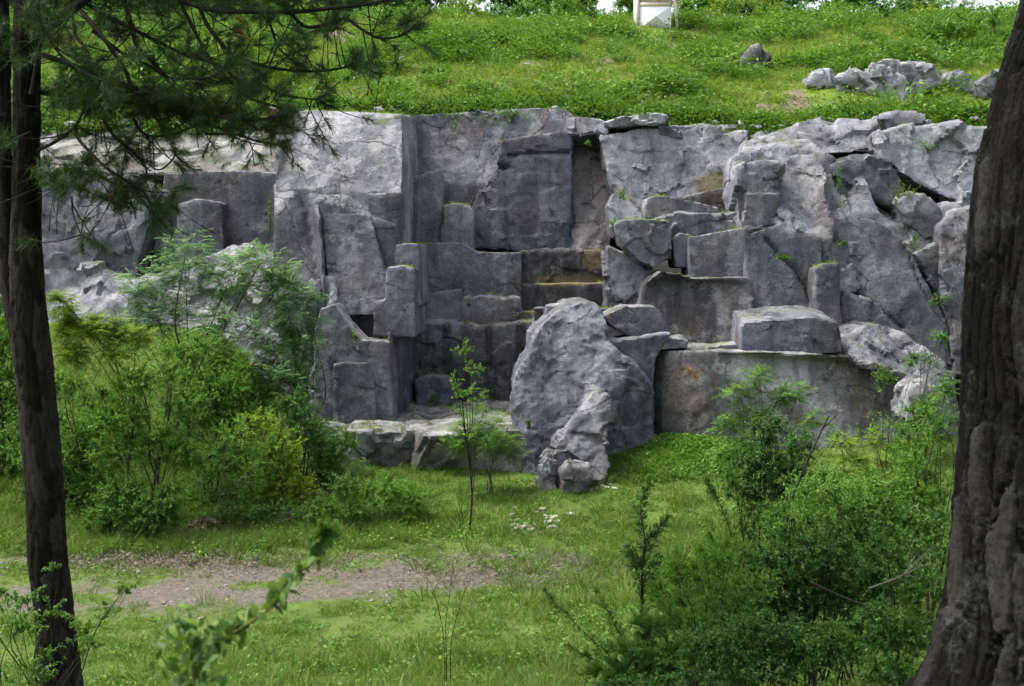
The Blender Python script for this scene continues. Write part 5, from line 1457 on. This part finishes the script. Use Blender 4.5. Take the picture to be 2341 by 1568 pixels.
# the crowns of both pines, above the picture, which shade the near slope
TRI[0] = True
def high_crown(root, top, spread, n, zlo, zhi):
    g, w_ = Geo(), Geo()
    RL = np.array(root.location)
    a0, b0 = [], []
    for q in range(n):
        z_ = R.uniform(zlo, zhi)
        an = R.uniform(0, 6.283)
        ln = spread * (1.05 - .75 * (z_ - zlo) / (zhi - zlo)) * R.uniform(.6, 1)
        s_ = np.array([top[0], top[1], z_])
        e = s_ + np.array([math.cos(an) * ln, math.sin(an) * ln, .10 * ln])
        p_ = bez(s_, (s_ + e) / 2 + np.array([0, 0, .25]), e, 8)
        w_.tube(p_ - RL, np.linspace(.05, .012, 8), 5)
        for m_ in range(34):
            t_ = R.uniform(.25, 1)
            c_ = s_ + (e - s_) * t_ + rdir(1)[0] * np.array([.55, .55, .25]) * (.4 + t_)
            d = unit(rdir(1)[0] + (e - s_) / ln * .6) * .18
            a0.append(c_ - d - RL); b0.append(c_ + d - RL)
    foliage(g, np.array(a0), np.array(b0), 'juniper', .17, 26)
    link('high_boughs', w_.mesh('high_boughs'), M_TWIG, root)
    link('high_needles', g.mesh('high_needles'), LEAF['pine'], root)
high_crown(rp, (3.1, 5.8), 5.6, 80, 9.2, 15)
high_crown(lp, (-3.7, 9.0), 5.0, 64, 9.6, 14)

# ------------------------------------------------------------------ leafy sprig close to the lens
SD = 2.5
st_ = spline([P(455, 1900, SD), P(446, 1700, SD), P(444, 1568, SD), P(446, 1492, SD), P(500, 1462, SD - .02), P(560, 1430, SD - .05), P(620, 1386, SD - .06), P(665, 1330, SD - .05), P(705, 1288, SD - .04), P(730, 1250, SD - .03), P(748, 1212, SD - .03)], 60)
b0 = st_[0].copy(); b0[2] = ground_z(b0[0:1], b0[1:2])[0]
sp = thing('oak_sprig', 'out of focus leafy green sprig rising from the bottom left, close to the lens', 'plant', tuple(b0))
g = Geo(); g.tube(np.vstack([b0[None], st_]) - b0, np.concatenate([[.006], np.linspace(.005, .0015, 60)]), 7)
link('stem', g.mesh('stem', True), bark_mat('green_stem', (.06, .06, .02), (.12, .12, .04)), sp)
g = Geo()
pos, dr = [], []
for q in range(160):
    kk = R.integers(14, 59)
    pos.append(st_[kk] + .004 * rdir(1)[0]); dr.append(unit(rdir(1)[0] * np.array([1, .7, 1]) + np.array([.2, 0, .35])))
for q in range(60):
    c_ = P(*R.normal((425, 1455), (36, 26)), SD + R.normal(0, .03)); pos.append(c_); dr.append(unit(rdir(1)[0] + np.array([0, 0, .2])))
for q in range(40):
    c_ = P(*R.normal((445, 1545), (36, 26)), SD + R.normal(0, .03)); pos.append(c_); dr.append(unit(rdir(1)[0] + np.array([0, 0, .2])))
pos = np.array(pos) - b0; dr = np.array(dr)
# wide leaves with six outline points
n_ = len(pos); L_ = R.uniform(.024, .046, n_)[:, None]; s_ = unit(np.cross(dr, unit(rdir(n_) * .8 + np.array([0, -.6, .8])))); nn_ = np.cross(s_, dr)
prof = [(.0, .0), (.25, .16), (.55, .23), (.82, .14), (1, 0), (.82, -.14), (.55, -.23), (.25, -.16)]
V = np.stack([pos + dr * L_ * a_ + s_ * L_ * b_ + nn_ * L_ * (.25 * abs(b_) - .18 * a_ * a_) for a_, b_ in prof], 1)
i_ = np.arange(n_)[:, None] * 8
g.V.append(V.reshape(-1, 3)); g.n += n_ * 8; g.A.append(np.repeat(R.random(n_), 8))
for f_ in ([0, 1, 2, 6], [0, 6, 7, 0]):
    pass
g.F4 += [i_ + np.array([[1, 2, 6, 7]]), i_ + np.array([[2, 3, 5, 6]])]
g.F3 += [i_ + np.array([[0, 1, 7]]), i_ + np.array([[3, 4, 5]])]
link('leaves', g.mesh('leaves'), LEAF['sprig'], sp)
g = Geo()
tip = st_[-6:] - b0
Aa = np.repeat(tip, 4, 0); Bb = Aa + unit(rdir(len(Aa)) + np.array([.3, 0, .8])) * R.uniform(.02, .05, len(Aa))[:, None]
foliage(g, Aa, Bb, 'juniper', .016, 26)
link('shoot', g.mesh('shoot'), LEAF['mid'], sp)

# ------------------------------------------------------------------ dry sticks and thin stems
def stick(name, label, cat, pts, r, mat=M_TWIG, side=6, seed=0):
    p0 = pts[0]
    g = Geo()
    c_ = spline([q - p0 for q in pts], 18)
    g.tube(c_, np.linspace(r, r * .35, 18), 6)
    for q in range(side):
        k_ = R.integers(5, 17)
        d = unit(unit(c_[min(17, k_ + 1)] - c_[k_ - 1]) + .9 * rdir(1)[0]) * R.uniform(.1, .35)
        g.tube(bez(c_[k_], c_[k_] + d * .5 + np.array([0, 0, .03]), c_[k_] + d, 4), [r * .4, r * .3, r * .25, r * .15], 4)
    o = link(name, g.mesh(name, True), mat); o.location = p0
    return tag(o, label, cat)
def gp(x_, y_, D):
    q = P(x_, y_, D); q[2] = ground_z(q[0:1], q[1:2])[0]; return q
stick('dead_stem', 'leaning bare dark stem in front of the curved ledge', 'branch', [gp(1770, 1300, 15), P(1800, 1180, 15), P(1830, 1090, 15.1), P(1870, 1000, 15.2), P(1895, 950, 15.2)], .022)
stick('dead_stem', 'thin bare stem leaning behind the feathery sapling', 'branch', [gp(1735, 1120, 20.8), P(1742, 1000, 20.8), P(1770, 930, 20.8), P(1800, 870, 20.8)], .016)
stick('dead_stem', 'bare stem beside the yellow green little tree', 'branch', [gp(2060, 1120, 17), P(2070, 1050, 17), P(2090, 980, 17), P(2100, 920, 17)], .014)
for lab, pl in [('tallest of three thin bare stems in the foreground grass', [(1020, 1490), (1018, 1430), (1026, 1370), (1032, 1310)]), ('left leaning stem of three in the foreground grass', [(1016, 1490), (1008, 1420), (990, 1350), (970, 1310)]), ('right leaning stem of three in the foreground grass', [(1030, 1490), (1036, 1440), (1050, 1390), (1062, 1350)])]:
    stick('thin_stem', lab, 'plant', [gp(*pl[0], 12.6)] + [P(x_, y_, 12.6) for x_, y_ in pl], .006, side=4)
stick('fallen_branch', 'dark fallen branch lying across the near slope shrubs', 'branch', [P(1850, 1330, 9.3), P(1920, 1362, 9.2), P(1990, 1390, 9.0), P(2050, 1420, 8.8)], .014)
stick('fallen_branch', 'pale dry twig lying in the shrubs left of the trunk', 'branch', [P(1985, 1345, 7.8), P(2040, 1325, 7.8), P(2090, 1302, 7.8), P(2125, 1288, 7.8)], .008, M_BARKG)

# ------------------------------------------------------------------ stones and litter
def stone_mat(name, a_, b_):
    t = NT(name); n_ = t.noise(14, 5, .7); t.surf(t.ramp(n_, [(.3, a_), (.7, b_)]), .9, t.bump(n_, .6, .02)); return t.m
M_PALE = stone_mat('pale_limestone', (.16, .15, .125), (.36, .33, .29))
M_GREY = stone_mat('grey_pebble', (.09, .08, .07), (.24, .215, .19))
ROCKP = stone_mat('rim_stone', (.12, .12, .122), (.30, .30, .30))
protoP = [pebble(.05, M_PALE) for _ in range(4)]
protoG = [pebble(.05, M_GREY) for _ in range(4)]
def put_stones(name, label, cat, group, pl, protos, smin, smax):
    for (x_, y_) in pl:
        D = groundD(x_, y_)
        q = P(x_, y_, D)
        o = protos[R.integers(len(protos))].copy()
        o.name = name
        COL.objects.link(o)
        s_ = R.uniform(smin, smax)
        o.scale = (s_ * R.uniform(.8, 1.4), s_, s_ * R.uniform(.8, 1.3))
        o.rotation_euler = (R.normal(0, .25), R.normal(0, .25), R.uniform(0, 6.28))
        o.location = q + np.array([0, 0, .012 * s_])
        tag(o, label, cat, group)
pl = [(R.normal(1195, 26), R.normal(1204, 7)) for _ in range(26)] + [(R.normal(1258, 12), R.normal(1192, 9)) for _ in range(14)]
put_stones('rubble_stone', 'pale stone fragment in the scattered rubble patch on the clearing grass', 'stone', 'rubble patch on the clearing', pl, protoP, .6, 1.5)
put_stones('rubble_stone', 'pale chip of stone beside the foot of the rugged pier', 'stone', 'chips at the foot of the pier', [(1362, 1118), (1378, 1112), (1388, 1116), (1395, 1110), (1350, 1122), (1405, 1119)], protoP, .7, 1.6)
put_stones('loose_stone', 'white stone lying on the short grass below the pier', 'stone', 'single stones in the clearing grass', [(1176, 1162), (1224, 1172), (1170, 1178), (1240, 1166), (1305, 1176)], protoP, .8, 1.4)
pl = [(R.uniform(170, 900), R.uniform(1305, 1410)) for _ in range(46)] + [(430, 1348), (460, 1415), (735, 1466), (1150, 1385), (1022, 1455), (620, 1330)]
put_stones('track_stone', 'small grey stone embedded in the bare soil track', 'stone', 'stones in the bare track', pl, protoG, .3, .95)
n = 5200
x = R.uniform(-9, 2.5, n); y = R.normal(18.2, 1.1, n)
k = soil_mask(x, y) > R.uniform(.25, .9, n)
x, y = x[k], y[k]
scatter('gravel', 'fine gravel and soil crumbs on the bare track', 'gravel', np.stack([x, y, ground_z(x, y)], 1), R.uniform(.06, .38, len(x)), [pebble(.05, M_GREY) for _ in range(3)], tilt=.4)
x = R.uniform(-14.5, 14.5, 900); y = rim_y(x) + R.normal(-.15, .28, 900)
kk = clump_noise(x, y, .7, 47) > -.1
x, y = x[kk], y[kk]
scatter('rim_rubble', 'grey rubble and broken stone along the turf edge of the cliff', 'rubble', np.stack([x, y, hill_z(x, np.maximum(y, rim_y(x))) - .02], 1), np.abs(R.normal(1.2, 1.0, len(x))) + .4, [pebble(.05, ROCKP) for _ in range(4)], tilt=.4)
D = hillD(1200, 148); q = P(1200, 148, D)
o = protoP[0].copy(); o.name = 'hill_stone'; COL.objects.link(o); o.location = q; o.scale = (4.2, 3, 2.6); tag(o, 'single white stone lying in the hillside grass above the cliff', 'stone')
# heap of dead leaves under the forked small tree
c_ = gp(468, 1212, 21.6)
n = 1500
r_ = np.abs(R.normal(0, .38, n)); an = R.uniform(0, 6.283, n)
pp_ = np.stack([r_ * np.cos(an) * 1.3, r_ * np.sin(an) * .7, .30 * np.exp(-(r_ / .4) ** 2) * R.uniform(.85, 1.1, n) + .02], 1)
g = Geo(); l_ = R.uniform(.05, .1, n)
g.add(*leaves(pp_, rdir(n) * np.array([1, 1, .35]), unit(rdir(n) * .5 + np.array([0, 0, 1.])), l_, l_ * .5, R.random(n)))
o = link('leaf_heap', g.mesh('leaf_heap'), leaf_mat('dead_leaves', (.09, .06, .04), (.17, .12, .085), (.30, .24, .18), .1)); o.location = c_
tag(o, 'heap of dry brown leaves at the foot of the dark bush', 'leaf heap')
n = 2600
x = np.concatenate([R.normal(-5.8, 1.6, n // 2), R.normal(1.2, 2.2, n // 2)]); y = np.concatenate([R.normal(19.9, .45, n // 2), R.normal(19.3, .7, n // 2)])
lt = [weed(1, .01, .01, .07, 'rust') for _ in range(0)]
M_LIT = leaf_mat('leaf_litter', (.05, .04, .03), (.10, .08, .058), (.18, .15, .115), .1)
def litter():
    g = Geo(); p_ = np.stack([R.normal(0, .12, 9), R.normal(0, .12, 9), R.uniform(.01, .03, 9)], 1); l_ = R.uniform(.03, .06, 9)
    g.add(*leaves(p_, rdir(9) * np.array([1, 1, .25]), unit(rdir(9) * .4 + np.array([0, 0, 1.])), l_, l_ * .5, R.random(9)))
    me = g.mesh('litter'); me.materials.append(M_LIT); return bpy.data.objects.new('litter', me)
scatter('leaf_litter', 'dry brown leaf litter strewn over the worn grass', 'leaf litter', np.stack([x, y, ground_z(x, y)], 1), R.uniform(.6, 1.3, n), [litter() for _ in range(3)])
